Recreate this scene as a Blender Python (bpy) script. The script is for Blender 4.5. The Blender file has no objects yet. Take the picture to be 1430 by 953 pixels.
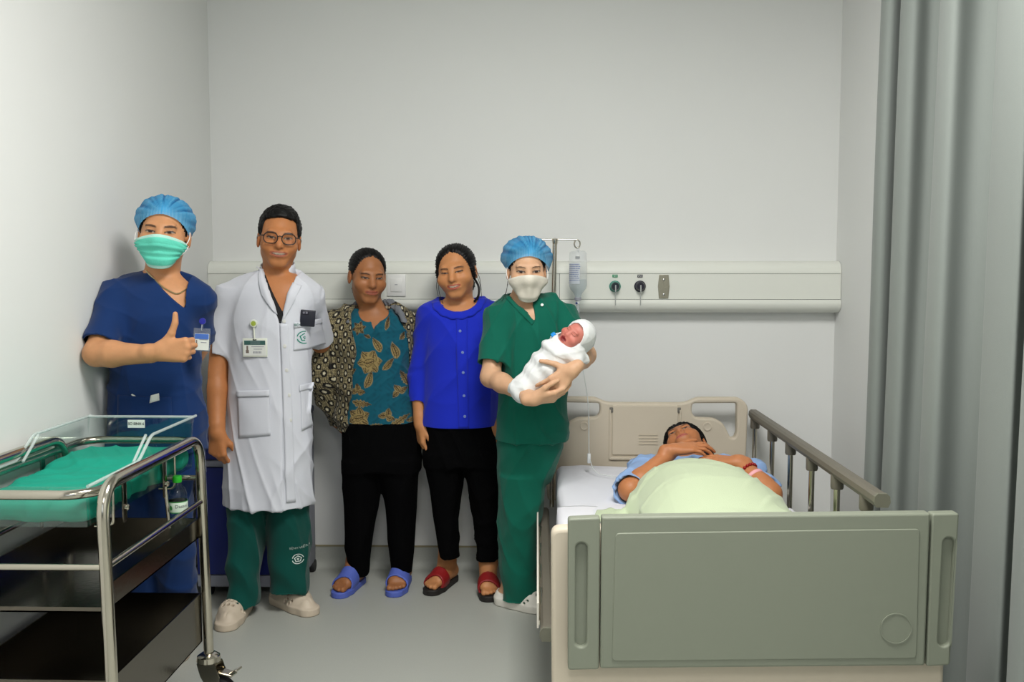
import bpy, bmesh, math, random
import numpy as np
from mathutils import Vector, Matrix
from mathutils.bvhtree import BVHTree

SC = bpy.context.scene
COL = SC.collection
random.seed(7)
R = math.radians

# ------------------------------------------------------------------ camera
cam_d = bpy.data.cameras.new('camera'); cam = bpy.data.objects.new('camera', cam_d); COL.objects.link(cam)
cam_d.sensor_width = 36.0; cam_d.lens = 36.0 * 1340.0 / 1430.0; cam_d.clip_start = 0.05
cam.location = (0, 0, 1.42); cam.rotation_euler = (R(90 - 4.374), 0, R(1.5))
SC.camera = cam

# ------------------------------------------------------------------ light
w = bpy.data.worlds.new('room_world'); SC.world = w; w.use_nodes = True
w.node_tree.nodes['Background'].inputs[0].default_value = (0.62, 0.72, 0.80, 1)
w.node_tree.nodes['Background'].inputs[1].default_value = 0.1
def area(name, loc, rot, sx, sy, power, col):
    l = bpy.data.lights.new(name, 'AREA'); l.shape = 'RECTANGLE'; l.size = sx; l.size_y = sy
    l.energy = power; l.color = col
    o = bpy.data.objects.new(name, l); COL.objects.link(o); o.location = loc; o.rotation_euler = rot
    return o
area('ceiling_lamp_light', (0.22, 1.95, 2.96), (0, 0, 0), 0.9, 0.9, 58, (1.0, 0.985, 0.95))
area('ceiling_lamp_light', (0.1, -0.9, 2.96), (0, 0, 0), 0.9, 0.9, 30, (1.0, 0.985, 0.95))
area('window_light', (-0.2, -2.3, 1.7), (R(90), 0, 0), 1.8, 1.6, 8, (0.80, 0.90, 1.0))
SC.view_settings.view_transform = 'Standard'; SC.view_settings.look = 'None'
SC.view_settings.exposure = 0.42; SC.view_settings.gamma = 1.0; SC.view_settings.use_curve_mapping = False

# ------------------------------------------------------------------ colour and materials
def lin(r, g, b):
    f = lambda c: (c / 255 / 12.92) if c / 255 <= 0.04045 else ((c / 255 + 0.055) / 1.055) ** 2.4
    return (f(r), f(g), f(b))
MATS = {}
def mat(name, rgb=(200, 200, 200), rough=0.5, metal=0.0, spec=0.5, bump=0.0, bscale=60.0, var=0.0, vscale=4.0,
        attr=False, trans=0.0, ior=1.45, alpha=1.0, sheen=0.0, coat=0.0, stretch=None, sss=0.0, emit=None):
    if name in MATS: return MATS[name]
    m = bpy.data.materials.new(name); m.use_nodes = True; nt = m.node_tree; b = nt.nodes['Principled BSDF']
    c = lin(*rgb) + (1,)
    b.inputs['Base Color'].default_value = c
    b.inputs['Roughness'].default_value = rough; b.inputs['Metallic'].default_value = metal
    b.inputs['Specular IOR Level'].default_value = spec; b.inputs['IOR'].default_value = ior
    b.inputs['Transmission Weight'].default_value = trans; b.inputs['Alpha'].default_value = alpha
    b.inputs['Sheen Weight'].default_value = sheen; b.inputs['Coat Weight'].default_value = coat
    if sss:
        b.inputs['Subsurface Weight'].default_value = sss; b.inputs['Subsurface Radius'].default_value = (0.012, 0.005, 0.003)
    if emit:
        b.inputs['Emission Color'].default_value = c; b.inputs['Emission Strength'].default_value = emit
    tc = nt.nodes.new('ShaderNodeTexCoord')
    src = tc.outputs['Object']
    if stretch:
        mp = nt.nodes.new('ShaderNodeMapping'); mp.inputs['Scale'].default_value = stretch
        nt.links.new(src, mp.inputs[0]); src = mp.outputs[0]
    colsock = None
    if attr:
        a = nt.nodes.new('ShaderNodeAttribute'); a.attribute_name = 'Col'; colsock = a.outputs['Color']
        nt.links.new(colsock, b.inputs['Base Color'])
    if var:
        n = nt.nodes.new('ShaderNodeTexNoise'); n.inputs['Scale'].default_value = vscale; n.inputs['Detail'].default_value = 5
        nt.links.new(src, n.inputs['Vector'])
        mr = nt.nodes.new('ShaderNodeMapRange'); mr.inputs[1].default_value = 0.25; mr.inputs[2].default_value = 0.75
        mr.inputs[3].default_value = 1 - var; mr.inputs[4].default_value = 1 + var
        nt.links.new(n.outputs['Fac'], mr.inputs[0])
        mx = nt.nodes.new('ShaderNodeVectorMath'); mx.operation = 'SCALE'
        if colsock: nt.links.new(colsock, mx.inputs[0])
        else: mx.inputs[0].default_value = c[:3]
        nt.links.new(mr.outputs[0], mx.inputs['Scale']); nt.links.new(mx.outputs[0], b.inputs['Base Color'])
    if bump:
        n = nt.nodes.new('ShaderNodeTexNoise'); n.inputs['Scale'].default_value = bscale; n.inputs['Detail'].default_value = 6
        nt.links.new(src, n.inputs['Vector'])
        bp = nt.nodes.new('ShaderNodeBump'); bp.inputs['Strength'].default_value = bump; bp.inputs['Distance'].default_value = 0.004
        nt.links.new(n.outputs['Fac'], bp.inputs['Height']); nt.links.new(bp.outputs[0], b.inputs['Normal'])
    MATS[name] = m
    return m

# ------------------------------------------------------------------ object helpers
def link(name, me, m=None, parent=None, loc=(0, 0, 0), label=None):
    o = bpy.data.objects.new(name, me); COL.objects.link(o); o.location = loc
    if m is not None and len(me.materials) == 0: me.materials.append(m)
    if parent is not None: o.parent = parent
    if label: o['label'] = label
    return o
def thing(name, label, cat, loc=(0, 0, 0), rz=0.0, group=None):
    o = bpy.data.objects.new(name, None); COL.objects.link(o); o.location = loc; o.rotation_euler = (0, 0, rz)
    o.empty_display_size = 0.1
    o['label'] = label; o['category'] = cat
    if group: o['group'] = group
    return o
def tag(o, label, cat, group=None):
    o['label'] = label; o['category'] = cat
    if group: o['group'] = group
    return o
def fast_mesh(name, V, faces, smooth=True, cols=None):
    """V (n,3); faces (m,k) array of one polygon size or list of tuples."""
    me = bpy.data.meshes.new(name)
    V = np.asarray(V, np.float32)
    if isinstance(faces, np.ndarray):
        m, k = faces.shape
        me.vertices.add(len(V)); me.vertices.foreach_set('co', V.ravel())
        me.loops.add(m * k); me.loops.foreach_set('vertex_index', faces.astype(np.int32).ravel())
        me.polygons.add(m); me.polygons.foreach_set('loop_start', np.arange(0, m * k, k, dtype=np.int32))
        me.update(calc_edges=True)
    else:
        me.from_pydata([tuple(map(float, v)) for v in V], [], faces)
    if smooth: me.polygons.foreach_set('use_smooth', np.ones(len(me.polygons), bool))
    if cols is not None:
        a = me.color_attributes.new('Col', 'FLOAT_COLOR', 'POINT')
        c = np.ones((len(V), 4), np.float32); c[:, :3] = cols
        a.data.foreach_set('color', c.ravel())
    me.validate()
    return me
def bm_mesh(name, bm, smooth=False, angle=40):
    me = bpy.data.meshes.new(name); bmesh.ops.recalc_face_normals(bm, faces=bm.faces[:])
    bm.to_mesh(me); bm.free()
    if smooth:
        me.polygons.foreach_set('use_smooth', np.ones(len(me.polygons), bool))
        me.set_sharp_from_angle(angle=R(angle))
    return me
def add_box(bm, lo, hi, bev=0.0, seg=2, M=None):
    r = bmesh.ops.create_cube(bm, size=1.0); vs = r['verts']
    for v in vs:
        v.co = Vector([lo[i] + (v.co[i] + 0.5) * (hi[i] - lo[i]) for i in range(3)])
    if bev > 0:
        es = list({e for v in vs for e in v.link_edges})
        rr = bmesh.ops.bevel(bm, geom=es, offset=bev, segments=seg, affect='EDGES', profile=0.5)
        vs = list({v for f in rr['faces'] for v in f.verts} | {v for v in vs if v.is_valid})
    if M is not None:
        for v in vs: v.co = M @ v.co
def box(name, lo, hi, m, parent=None, bev=0.0, seg=2, M=None, label=None):
    bm = bmesh.new(); add_box(bm, lo, hi, bev, seg, M)
    return link(name, bm_mesh(name, bm, bev > 0, 35), m, parent, label=label)
def round_path(pts, rad, n=6):
    """polyline with rounded corners"""
    P = [Vector(p) for p in pts]; out = [P[0]]
    for i in range(1, len(P) - 1):
        a = (P[i - 1] - P[i]); b = (P[i + 1] - P[i]); r = min(rad, a.length * 0.49, b.length * 0.49)
        A = P[i] + a.normalized() * r; B = P[i] + b.normalized() * r
        for k in range(n + 1):
            t = k / n; out.append(A * (1 - t) ** 2 + P[i] * 2 * t * (1 - t) + B * t * t)
    out.append(P[-1]); return out
def add_tube(bm, pts, rad, sides=12, closed=False):
    P = [Vector(p) for p in pts]; n = len(P); rings = []
    rr = rad if hasattr(rad, '__len__') else [rad] * n
    T = []
    for i in range(n):
        a = P[(i - 1) % n] if (closed or i > 0) else P[i]; b = P[(i + 1) % n] if (closed or i < n - 1) else P[i]
        T.append((b - a).normalized())
    up = Vector((0, 0, 1)) if abs(T[0].z) < 0.9 else Vector((1, 0, 0))
    U = (up - T[0] * up.dot(T[0])).normalized()
    for i in range(n):
        U = (U - T[i] * U.dot(T[i])).normalized(); W = T[i].cross(U)
        rings.append([bm.verts.new(P[i] + (U * math.cos(2 * math.pi * k / sides) + W * math.sin(2 * math.pi * k / sides)) * rr[i]) for k in range(sides)])
    for i in range(n if closed else n - 1):
        A, B = rings[i], rings[(i + 1) % n]
        for k in range(sides):
            bm.faces.new((A[k], A[(k + 1) % sides], B[(k + 1) % sides], B[k]))
    if not closed:
        bm.faces.new(rings[0][::-1]); bm.faces.new(rings[-1])
def tube(name, pts, rad, m, parent=None, sides=12, closed=False, label=None):
    bm = bmesh.new(); add_tube(bm, pts, rad, sides, closed)
    return link(name, bm_mesh(name, bm, True, 50), m, parent, label=label)
def add_lathe(bm, prof, sides=24, M=None):
    rings = []
    for r, z in prof:
        rings.append([bm.verts.new(Vector((max(r, 1e-4) * math.cos(2 * math.pi * k / sides), max(r, 1e-4) * math.sin(2 * math.pi * k / sides), z))) for k in range(sides)])
    for A, B in zip(rings[:-1], rings[1:]):
        for k in range(sides): bm.faces.new((A[k], A[(k + 1) % sides], B[(k + 1) % sides], B[k]))
    bm.faces.new(rings[0][::-1]); bm.faces.new(rings[-1])
    if M is not None:
        for rg in rings:
            for v in rg: v.co = M @ v.co
def lathe(name, prof, m, parent=None, sides=24, M=None, label=None):
    bm = bmesh.new(); add_lathe(bm, prof, sides, M)
    return link(name, bm_mesh(name, bm, True, 40), m, parent, label=label)
def rounded_poly(pts, rad, n=5):
    """2D closed polygon with rounded corners; pts (x, z) or (x, z, r)"""
    out = []; N = len(pts)
    for i in range(N):
        p = Vector(pts[i][:2]); a = Vector(pts[i - 1][:2]) - p; b = Vector(pts[(i + 1) % N][:2]) - p
        r = pts[i][2] if len(pts[i]) > 2 else rad
        r = min(r, a.length * 0.49, b.length * 0.49)
        if r < 1e-5: out.append(p); continue
        A = p + a.normalized() * r; B = p + b.normalized() * r
        for k in range(n + 1):
            t = k / n; out.append(A * (1 - t) ** 2 + p * 2 * t * (1 - t) + B * t * t)
    return out
def plate_mesh(name, outline, holes=(), depth=0.02, bevel=0.004, bres=2):
    """flat plate in local XZ, thickness along Y centred at 0, from 2D outlines (holes cut through)"""
    cu = bpy.data.curves.new(name, 'CURVE'); cu.dimensions = '2D'; cu.fill_mode = 'BOTH'
    cu.extrude = depth / 2 - bevel; cu.bevel_depth = bevel; cu.bevel_resolution = bres; cu.offset = -bevel
    for pl in [outline] + list(holes):
        s = cu.splines.new('POLY'); s.points.add(len(pl) - 1); s.use_cyclic_u = True
        for q, p in zip(s.points, pl): q.co = (p[0], p[1], 0, 1)
    o = bpy.data.objects.new(name, cu)
    me = bpy.data.meshes.new_from_object(o)
    bpy.data.objects.remove(o); bpy.data.curves.remove(cu)
    me.transform(Matrix.Rotation(R(90), 4, 'X')); me.name = name
    me.polygons.foreach_set('use_smooth', np.ones(len(me.polygons), bool)); me.set_sharp_from_angle(angle=R(40))
    return me
def text_mesh(body, size, M=None, depth=0.0003, align='CENTER', bold=0.0):
    cu = bpy.data.curves.new('lettering', 'FONT'); cu.body = body; cu.size = size; cu.align_x = align; cu.align_y = 'CENTER'
    cu.extrude = depth; cu.offset = bold; cu.resolution_u = 2
    o = bpy.data.objects.new('lettering', cu); me = bpy.data.meshes.new_from_object(o)
    bpy.data.objects.remove(o); bpy.data.curves.remove(cu)
    me.transform(Matrix.Rotation(R(90), 4, 'X'))
    if M is not None: me.transform(M)
    return me

# ------------------------------------------------------------------ sculpting with distance fields
A3 = lambda p: np.array(p, np.float64)
def nrm(v): v = A3(v); return v / (np.linalg.norm(v) + 1e-12)
def cone(a, b, ra, rb):
    a, b = A3(a), A3(b); ab = b - a; L2 = float(ab @ ab) + 1e-12; m = max(ra, rb)
    def f(X, Y, Z):
        px, py, pz = X - a[0], Y - a[1], Z - a[2]
        t = np.clip((px * ab[0] + py * ab[1] + pz * ab[2]) / L2, 0, 1)
        return np.sqrt((px - t * ab[0]) ** 2 + (py - t * ab[1]) ** 2 + (pz - t * ab[2]) ** 2) - (ra + t * (rb - ra))
    return f, np.minimum(a, b) - m, np.maximum(a, b) + m
def tcone(a, b, ra, rb):
    """flat-ended tapered cylinder"""
    a, b = A3(a), A3(b); ab = b - a; L = float(np.linalg.norm(ab)); u = ab / L; m = max(ra, rb)
    def f(X, Y, Z):
        px, py, pz = X - a[0], Y - a[1], Z - a[2]
        h = px * u[0] + py * u[1] + pz * u[2]
        rad = np.sqrt(np.maximum((px - h * u[0]) ** 2 + (py - h * u[1]) ** 2 + (pz - h * u[2]) ** 2, 0))
        t = np.clip(h / L, 0, 1)
        return np.maximum(rad - (ra + t * (rb - ra)), np.maximum(-h, h - L))
    return f, np.minimum(a, b) - m, np.maximum(a, b) + m
def ell(c, r, M=None):
    c, r = A3(c), A3(r); M = np.eye(3) if M is None else M
    def f(X, Y, Z):
        px, py, pz = X - c[0], Y - c[1], Z - c[2]
        q = [(px * M[0, i] + py * M[1, i] + pz * M[2, i]) / r[i] for i in range(3)]
        k0 = np.sqrt(q[0] ** 2 + q[1] ** 2 + q[2] ** 2)
        k1 = np.sqrt((q[0] / r[0]) ** 2 + (q[1] / r[1]) ** 2 + (q[2] / r[2]) ** 2) + 1e-9
        return k0 * (k0 - 1) / k1
    e = np.sqrt(((M * r) ** 2).sum(1))
    return f, c - e, c + e
def slab(c, h, M=None, rnd=0.0):
    """rounded box, half sizes h"""
    c, h = A3(c), A3(h) - rnd; M = np.eye(3) if M is None else M
    def f(X, Y, Z):
        px, py, pz = X - c[0], Y - c[1], Z - c[2]
        q = [np.abs(px * M[0, i] + py * M[1, i] + pz * M[2, i]) - h[i] for i in range(3)]
        o = np.sqrt(np.maximum(q[0], 0) ** 2 + np.maximum(q[1], 0) ** 2 + np.maximum(q[2], 0) ** 2)
        return o + np.minimum(np.maximum(np.maximum(q[0], q[1]), q[2]), 0) - rnd
    e = np.abs(M) @ (h + rnd)
    return f, c - e, c + e
def loft(rows, grow=0.0, zlo=None, zhi=None):
    """rows (z, xl, xr, yc, ry, p): stack of superellipses"""
    rows = sorted(rows); T = np.array(rows, float)
    zz = np.linspace(T[0, 0], T[-1, 0], 161)
    def sm(v):
        q = np.interp(zz, T[:, 0], v); k = 9; w_ = np.hanning(k + 2)[1:-1]; w_ /= w_.sum()
        for _ in range(2): q = np.convolve(np.pad(q, k // 2, mode='reflect', reflect_type='odd'), w_, 'valid')
        return q
    cx, rx, cy, ry, pw = sm((T[:, 1] + T[:, 2]) / 2), sm((T[:, 2] - T[:, 1]) / 2) + grow, sm(T[:, 3]), sm(T[:, 4]) + grow, sm(T[:, 5])
    z0 = T[0, 0] - grow if zlo is None else zlo; z1 = T[-1, 0] + grow if zhi is None else zhi
    def f(X, Y, Z):
        zc = np.clip(Z, zz[0], zz[-1]); g = lambda q: np.interp(zc, zz, q)
        a, b, p = g(rx), g(ry), g(pw)
        u, v = np.abs(X - g(cx)) / a, np.abs(Y - g(cy)) / b
        n = (u ** p + v ** p + 1e-12) ** (1 / p)
        d = n * (n - 1) / (np.sqrt((u / a) ** 2 + (v / b) ** 2) + 1e-9)
        return np.maximum(d, np.maximum(z0 - Z, Z - z1))
    return f, A3([(cx - rx).min(), (cy - ry).min(), z0]), A3([(cx + rx).max(), (cy + ry).max(), z1])
def fn(f, lo, hi): return f, A3(lo), A3(hi)
def smin(a, b, k):
    if k <= 0: return np.minimum(a, b)
    h = np.maximum(k - np.abs(a - b), 0) / k
    return np.minimum(a, b) - h * h * k * 0.25
def axis(*seg):
    """seg: (start, step, end, step, end ...) piecewise uniform coordinates"""
    out = [seg[0]]; s = seg[0]
    for st, e in zip(seg[1::2], seg[2::2]):
        n = max(1, int(round((e - s) / st))); out += list(s + (e - s) * np.arange(1, n + 1) / n); s = e
    return np.array(out)
class Field:
    def __init__(s, xs, ys, zs):
        s.x, s.y, s.z = xs, ys, zs; s.g = np.full((len(xs), len(ys), len(zs)), 1.0, np.float32)
    def _blk(s, lo, hi):
        r = []
        for c, l, h in zip((s.x, s.y, s.z), lo, hi):
            i, j = np.searchsorted(c, l), np.searchsorted(c, h); i = max(0, i - 2); j = min(len(c), j + 2)
            if i >= j: return None
            r.append(slice(i, j))
        return tuple(r)
    def _xyz(s, b): return s.x[b[0]][:, None, None], s.y[b[1]][None, :, None], s.z[b[2]][None, None, :]
    def add(s, pr, k=0.01):
        b = s._blk(pr[1] - k - 0.012, pr[2] + k + 0.012)
        if b: s.g[b] = smin(s.g[b], pr[0](*s._xyz(b)).astype(np.float32), k)
        return s
    def sub(s, pr, k=0.004):
        b = s._blk(pr[1] - k - 0.006, pr[2] + k + 0.006)
        if b: s.g[b] = -smin(-s.g[b], pr[0](*s._xyz(b)).astype(np.float32), k)
        return s
    def cut(s, f):
        """intersect with half space f(X,Y,Z) <= 0 everywhere"""
        b = (slice(None),) * 3
        s.g = np.maximum(s.g, f(*s._xyz(b)).astype(np.float32)); return s
    def mesh(s, relax=1):
        g = s.g; g[0] = g[-1] = 1; g[:, 0] = g[:, -1] = 1; g[:, :, 0] = g[:, :, -1] = 1
        S = g < 0
        c = np.zeros([n - 1 for n in g.shape], np.uint8); sl = (slice(0, -1), slice(1, None))
        for i in (0, 1):
            for j in (0, 1):
                for k in (0, 1): c += S[sl[i], sl[j], sl[k]]
        act = (c > 0) & (c < 8); I, J, K = np.nonzero(act); n = len(I)
        idx = np.full(act.shape, -1, np.int32); idx[I, J, K] = np.arange(n)
        acc = np.zeros((n, 3)); cnt = np.zeros(n)
        crn = [(i, j, k) for i in (0, 1) for j in (0, 1) for k in (0, 1)]
        for a in crn:
            for ax in range(3):
                if a[ax]: continue
                b = list(a); b[ax] = 1
                va = g[I + a[0], J + a[1], K + a[2]]; vb = g[I + b[0], J + b[1], K + b[2]]
                m = (va < 0) != (vb < 0); t = va[m] / (va[m] - vb[m])
                P = np.tile(np.array(a, float), (m.sum(), 1)); P[:, ax] = t
                acc[m] += P; cnt[m] += 1
        acc /= cnt[:, None]
        V = np.stack([q[ii] + (q[ii + 1] - q[ii]) * acc[:, d] for d, (q, ii) in enumerate(zip((s.x, s.y, s.z), (I, J, K)))], 1)
        Q = []
        for ax in range(3):
            a0 = [slice(None)] * 3; a1 = [slice(None)] * 3; a0[ax] = slice(0, -1); a1[ax] = slice(1, None)
            s0, s1 = S[tuple(a0)], S[tuple(a1)]; e = np.nonzero(s0 != s1); flip = s0[e]
            o1, o2 = [(1, 2), (2, 0), (0, 1)][ax]
            base = [e[0].copy(), e[1].copy(), e[2].copy()]
            def cell(d1, d2):
                q = [base[0], base[1], base[2]]; q[o1] = q[o1] - d1; q[o2] = q[o2] - d2; return idx[q[0], q[1], q[2]]
            f = np.stack([cell(1, 1), cell(0, 1), cell(0, 0), cell(1, 0)], 1)
            f[~flip] = f[~flip][:, ::-1]; Q.append(f)
        F = np.concatenate(Q); F = F[(F >= 0).all(1)]
        for _ in range(relax): V = relaxed(V, F, 0.5)
        return V, F
def relaxed(V, F, a):
    acc = np.zeros_like(V); cnt = np.zeros(len(V))
    for k in range(4):
        for o in (1, 3):
            i, j = F[:, k], F[:, (k + o) % 4]
            for d in range(3): acc[:, d] += np.bincount(i, V[j, d], len(V))
            cnt += np.bincount(i, minlength=len(V))
    return V * (1 - a) + a * acc / np.maximum(cnt, 1)[:, None]
def vnormals(V, F):
    n = np.cross(V[F[:, 2]] - V[F[:, 0]], V[F[:, 3]] - V[F[:, 1]]); o = np.zeros_like(V)
    for k in range(4):
        for d in range(3): o[:, d] += np.bincount(F[:, k], n[:, d], len(V))
    return o / (np.linalg.norm(o, axis=1)[:, None] + 1e-12)
def folds(V, seed, amp, freq, aniso=(1, 1, 0.25), n=4, warp=1.8):
    """sum of warped ridges: cloth folds, running along the axis with the small factor"""
    rg = np.random.RandomState(seed); h = np.zeros(len(V)); an = A3(aniso)
    for k in range(n):
        d = rg.normal(size=3) * an; d /= np.linalg.norm(d) + 1e-9; q = rg.normal(size=3); q /= np.linalg.norm(q)
        fr = freq * (0.7 + 0.9 * rg.rand())
        s_ = V @ d * fr + warp * np.sin(V @ q * freq * 0.45 + rg.rand() * 6) + rg.rand() * 6
        md = .5 + .5 * np.sin(V @ nrm(rg.normal(size=3)) * freq * .55 + rg.rand() * 6)
        h += (1 - np.abs(np.sin(s_))) ** 2.2 * (0.5 + 0.9 * rg.rand()) * md
    return amp * (h / n - 0.14) * 5.0
def evalp(prims, P):
    d = np.full(len(P), 1.0)
    for pr, k in prims: d = smin(d, pr[0](P[:, 0], P[:, 1], P[:, 2]), k)
    return d
def cloth(V, F, disp=None):
    if disp is not None: V = V + vnormals(V, F) * disp[:, None]
    return V
def sstep(a, b, x): t = np.clip((x - a) / (b - a), 0, 1); return t * t * (3 - 2 * t)
def mixc(c, new, m): return c * (1 - m[:, None]) + np.array(new) * m[:, None]
def bvh(V, F): return BVHTree.FromPolygons([tuple(v) for v in V.tolist()], F.tolist())
def onto(tree, x, z, lift=0.001, y0=1.0, default=None):
    h = tree.ray_cast(Vector((x, y0, z)), Vector((0, 1, 0)))
    if h[0] is None: return default
    return h[0].y - lift

# ------------------------------------------------------------------ the room
M_WALL = mat('wall_paint', (224, 225, 223), .75, spec=.2, bump=.04, bscale=220, var=.012, vscale=1.5)
M_FLOOR = mat('floor_vinyl', (172, 174, 167), .42, spec=.35, bump=.02, bscale=300, var=.05, vscale=260)
M_CEIL = mat('ceiling_paint', (214, 214, 212), .9)
M_TRIM = mat('cove_line', (150, 142, 112), .6)
def struct(o): o['kind'] = 'structure'; return o
struct(box('floor', (-1.61, -2.7, -.10), (1.47, 4.55, 0), M_FLOOR))
struct(box('ceiling', (-1.61, -2.7, 3.0), (1.47, 4.55, 3.1), M_CEIL))
struct(box('wall_back', (-1.61, 4.45, 0), (1.47, 4.55, 3.0), M_WALL))
struct(box('wall_left', (-1.61, -2.7, 0), (-1.51, 4.45, 3.0), M_WALL))
struct(box('wall_right', (1.37, -2.7, 0), (1.47, 4.45, 3.0), M_WALL))
struct(box('wall_front', (-1.61, -2.8, 0), (1.47, -2.7, 3.0), mat('bounce_cut_grey', (120, 122, 122), .8)))  # unseen wall closing the room, toned dark to cut bounce and deepen shadows
def extr(name, prof, x0, x1, m, parent=None, along='x'):
    """(y, z) profile swept along x, or (x, z) profile swept along y"""
    bm = bmesh.new(); f = (lambda p, t: (t, p[0], p[1])) if along == 'x' else (lambda p, t: (p[0], t, p[1]))
    A = [bm.verts.new(f(p, x0)) for p in prof]; B = [bm.verts.new(f(p, x1)) for p in prof]; n = len(prof)
    for i in range(n): bm.faces.new((A[i], A[(i + 1) % n], B[(i + 1) % n], B[i]))
    bm.faces.new(A[::-1]); bm.faces.new(B)
    return link(name, bm_mesh(name, bm, True, 30), m, parent)
cove = [(4.45, 0), (4.40, 0.0005)] + [(4.405 + .04 * math.sin(R(a)), .045 - .045 * math.cos(R(a))) for a in range(10, 91, 16)] + [(4.446, .100), (4.45, .100)]
o = struct(extr('baseboard_back', cove, -1.51, 1.37, M_FLOOR))
extr('cove_cap', [(4.45, .099), (4.4435, .099), (4.4435, .106), (4.45, .106)], -1.51, 1.37, M_TRIM, o)
cl = [(-1.51, 0), (-1.46, .0005)] + [(-1.465 - .04 * math.sin(R(a)), .045 - .045 * math.cos(R(a))) for a in range(10, 91, 16)] + [(-1.506, .100), (-1.51, .100)]
o = struct(extr('baseboard_left', cl, -2.7, 4.45, M_FLOOR, along='y'))
o = struct(extr('baseboard_right', [(-.14 - x, z) for x, z in cl], -2.7, 4.45, M_FLOOR, along='y'))

# ceiling lamps (above the frame) that the area lights belong to
for i, (x, y) in enumerate(((0.22, 1.95), (0.1, -0.9))):
    t = thing('ceiling_light', ('square ceiling light panel nearest the back wall', 'square ceiling light panel farther from the back wall')[i], 'lamp', (x, y, 2.97), group='ceiling light panels')
    box('frame', (-.48, -.48, .010), (.48, .48, .03), mat('white_enamel', (230, 230, 230), .4), t)
    box('diffuser', (-.45, -.45, .004), (.45, .45, .010), mat('lamp_diffuser', (255, 252, 244), .5, emit=1.0), t)

# ------------------------------------------------------------------ bed-head service panel along the back wall
M_PANEL = mat('panel_enamel', (222, 224, 216), .45, spec=.4)
U = thing('bed_head_unit', 'long white wall-mounted medical service panel running along the back wall', 'wall panel', (0, 4.45, 1.216))
def rel(prof): return [(y - 4.45, z - 1.216) for y, z in prof]
extr('upper_cover', rel([(4.45, 1.450), (4.415, 1.450)] + [(4.415 - .052 * math.sin(R(a)), 1.398 + .052 * math.cos(R(a))) for a in range(10, 91, 16)] + [(4.363, 1.394), (4.45, 1.394)]), -1.508, 1.368, M_PANEL, U)
for x0, x1 in ((-1.508, .100), (.1025, 1.368)):
    extr('front_panel', rel([(4.45, 1.3925), (4.366, 1.3925), (4.366, 1.2775), (4.45, 1.2775)]), x0, x1, M_PANEL, U)
extr('joint', rel([(4.45, 1.400), (4.372, 1.400), (4.372, 1.270), (4.45, 1.270)]), -1.506, 1.366, mat('joint_grey', (120, 122, 118), .7), U)
extr('lower_rail', rel([(4.45, 1.2755), (4.360, 1.2755)] + [(4.405 - .050 * math.cos(R(a)), 1.262 - .046 * math.sin(R(a))) for a in range(0, 91, 10)] + [(4.45, 1.216)]), -1.508, 1.368, M_PANEL, U)
RX = Matrix.Rotation(R(90), 4, 'X')
for i, (px, rim, dark, labrgb, txt) in enumerate((((0.3523, 1.3393)[0], (70, 140, 125), (20, 36, 44), (50, 140, 100), 'O2'), ((0.4652, 1.3361)[0], (28, 26, 46), (22, 20, 38), (52, 50, 62), 'VAC'))):
    zc = 1.336 - 1.216; T = Matrix.Translation((px, -.084, zc)) @ RX
    g = lathe('gas_outlet', [(.026, 0), (.026, .006), (.0215, .008), (.0215, .020), (.019, .026), (0, .026)], mat('outlet_rim_%d' % i, rim, .4), U, 28, T, label=('green-rimmed gas outlet', 'black gas outlet')[i])
    lathe('knob', [(.0185, .020), (.0185, .036), (.015, .042), (0, .042)], mat('outlet_dark_%d' % i, dark, .35), g, 24, T, label='dark round knob')
    bm = bmesh.new(); add_box(bm, (px - .0025, -.128, zc - .024), (px + .0025, -.122, zc + .006)); add_tube(bm, [(px, -.126, zc - .02), (px, -.120, zc - .045), (px + .001, -.112, zc - .085)], .0016, 6)
    link('pull_cord', bm_mesh('pull_cord', bm), mat('cord_grey', (176, 178, 176), .5), g, label='grey pull cord')
    box('outlet_label', (px - .012, -.0865, zc + .040), (px + .012, -.084, zc + .0525), mat('outlet_tag_%d' % i, labrgb, .5), U, label=('green label', 'black label')[i])
    me = text_mesh(txt, .011, Matrix.Translation((px, -.0868, zc + .0462))); link('lettering', me, mat('white_ink', (232, 234, 230), .6), U)
hx = (0.5723, 1.3361)[0]; zz = [1.3876 - 1.216, 1.3357 - 1.216, 1.2821 - 1.216]
me = plate_mesh('wall_bracket', [(hx - .021, zz[0]), (hx + .021, zz[0]), (hx + .026, zz[1]), (hx + .021, zz[2]), (hx - .021, zz[2]), (hx - .026, zz[1])], (), .006, .001)
me.transform(Matrix.Translation((0, -.087, 0)))
br = link('wall_bracket', me, mat('brushed_steel', (158, 154, 138), .38, 1.0, bump=.1, bscale=120), U, label='six-sided steel bracket plate')
for dz in (.030, -.037):
    lathe('screw', [(.005, 0), (.005, .003), (.003, .004), (0, .004)], mat('steel_small', (190, 190, 188), .25, 1.0), br, 12, Matrix.Translation((hx, -.090, zz[1] + dz)) @ RX)
sx, sz = (-0.6409, 1.3404); sz -= 1.216
s_ = box('light_switch', (sx - .043, -.092, sz - .050), (sx + .043, -.084, sz + .050), mat('switch_white', (228, 229, 226), .35), U, .002, label='white square switch plate')
box('rocker', (sx - .026, -.0955, sz - .030), (sx + .026, -.092, sz + .030), mat('switch_white', (228, 229, 226), .35), s_, .0015)
box('mark', (sx - .006, -.0962, sz + .001), (sx + .006, -.0954, sz + .004), mat('print_grey', (150, 152, 160), .6), s_)

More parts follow.
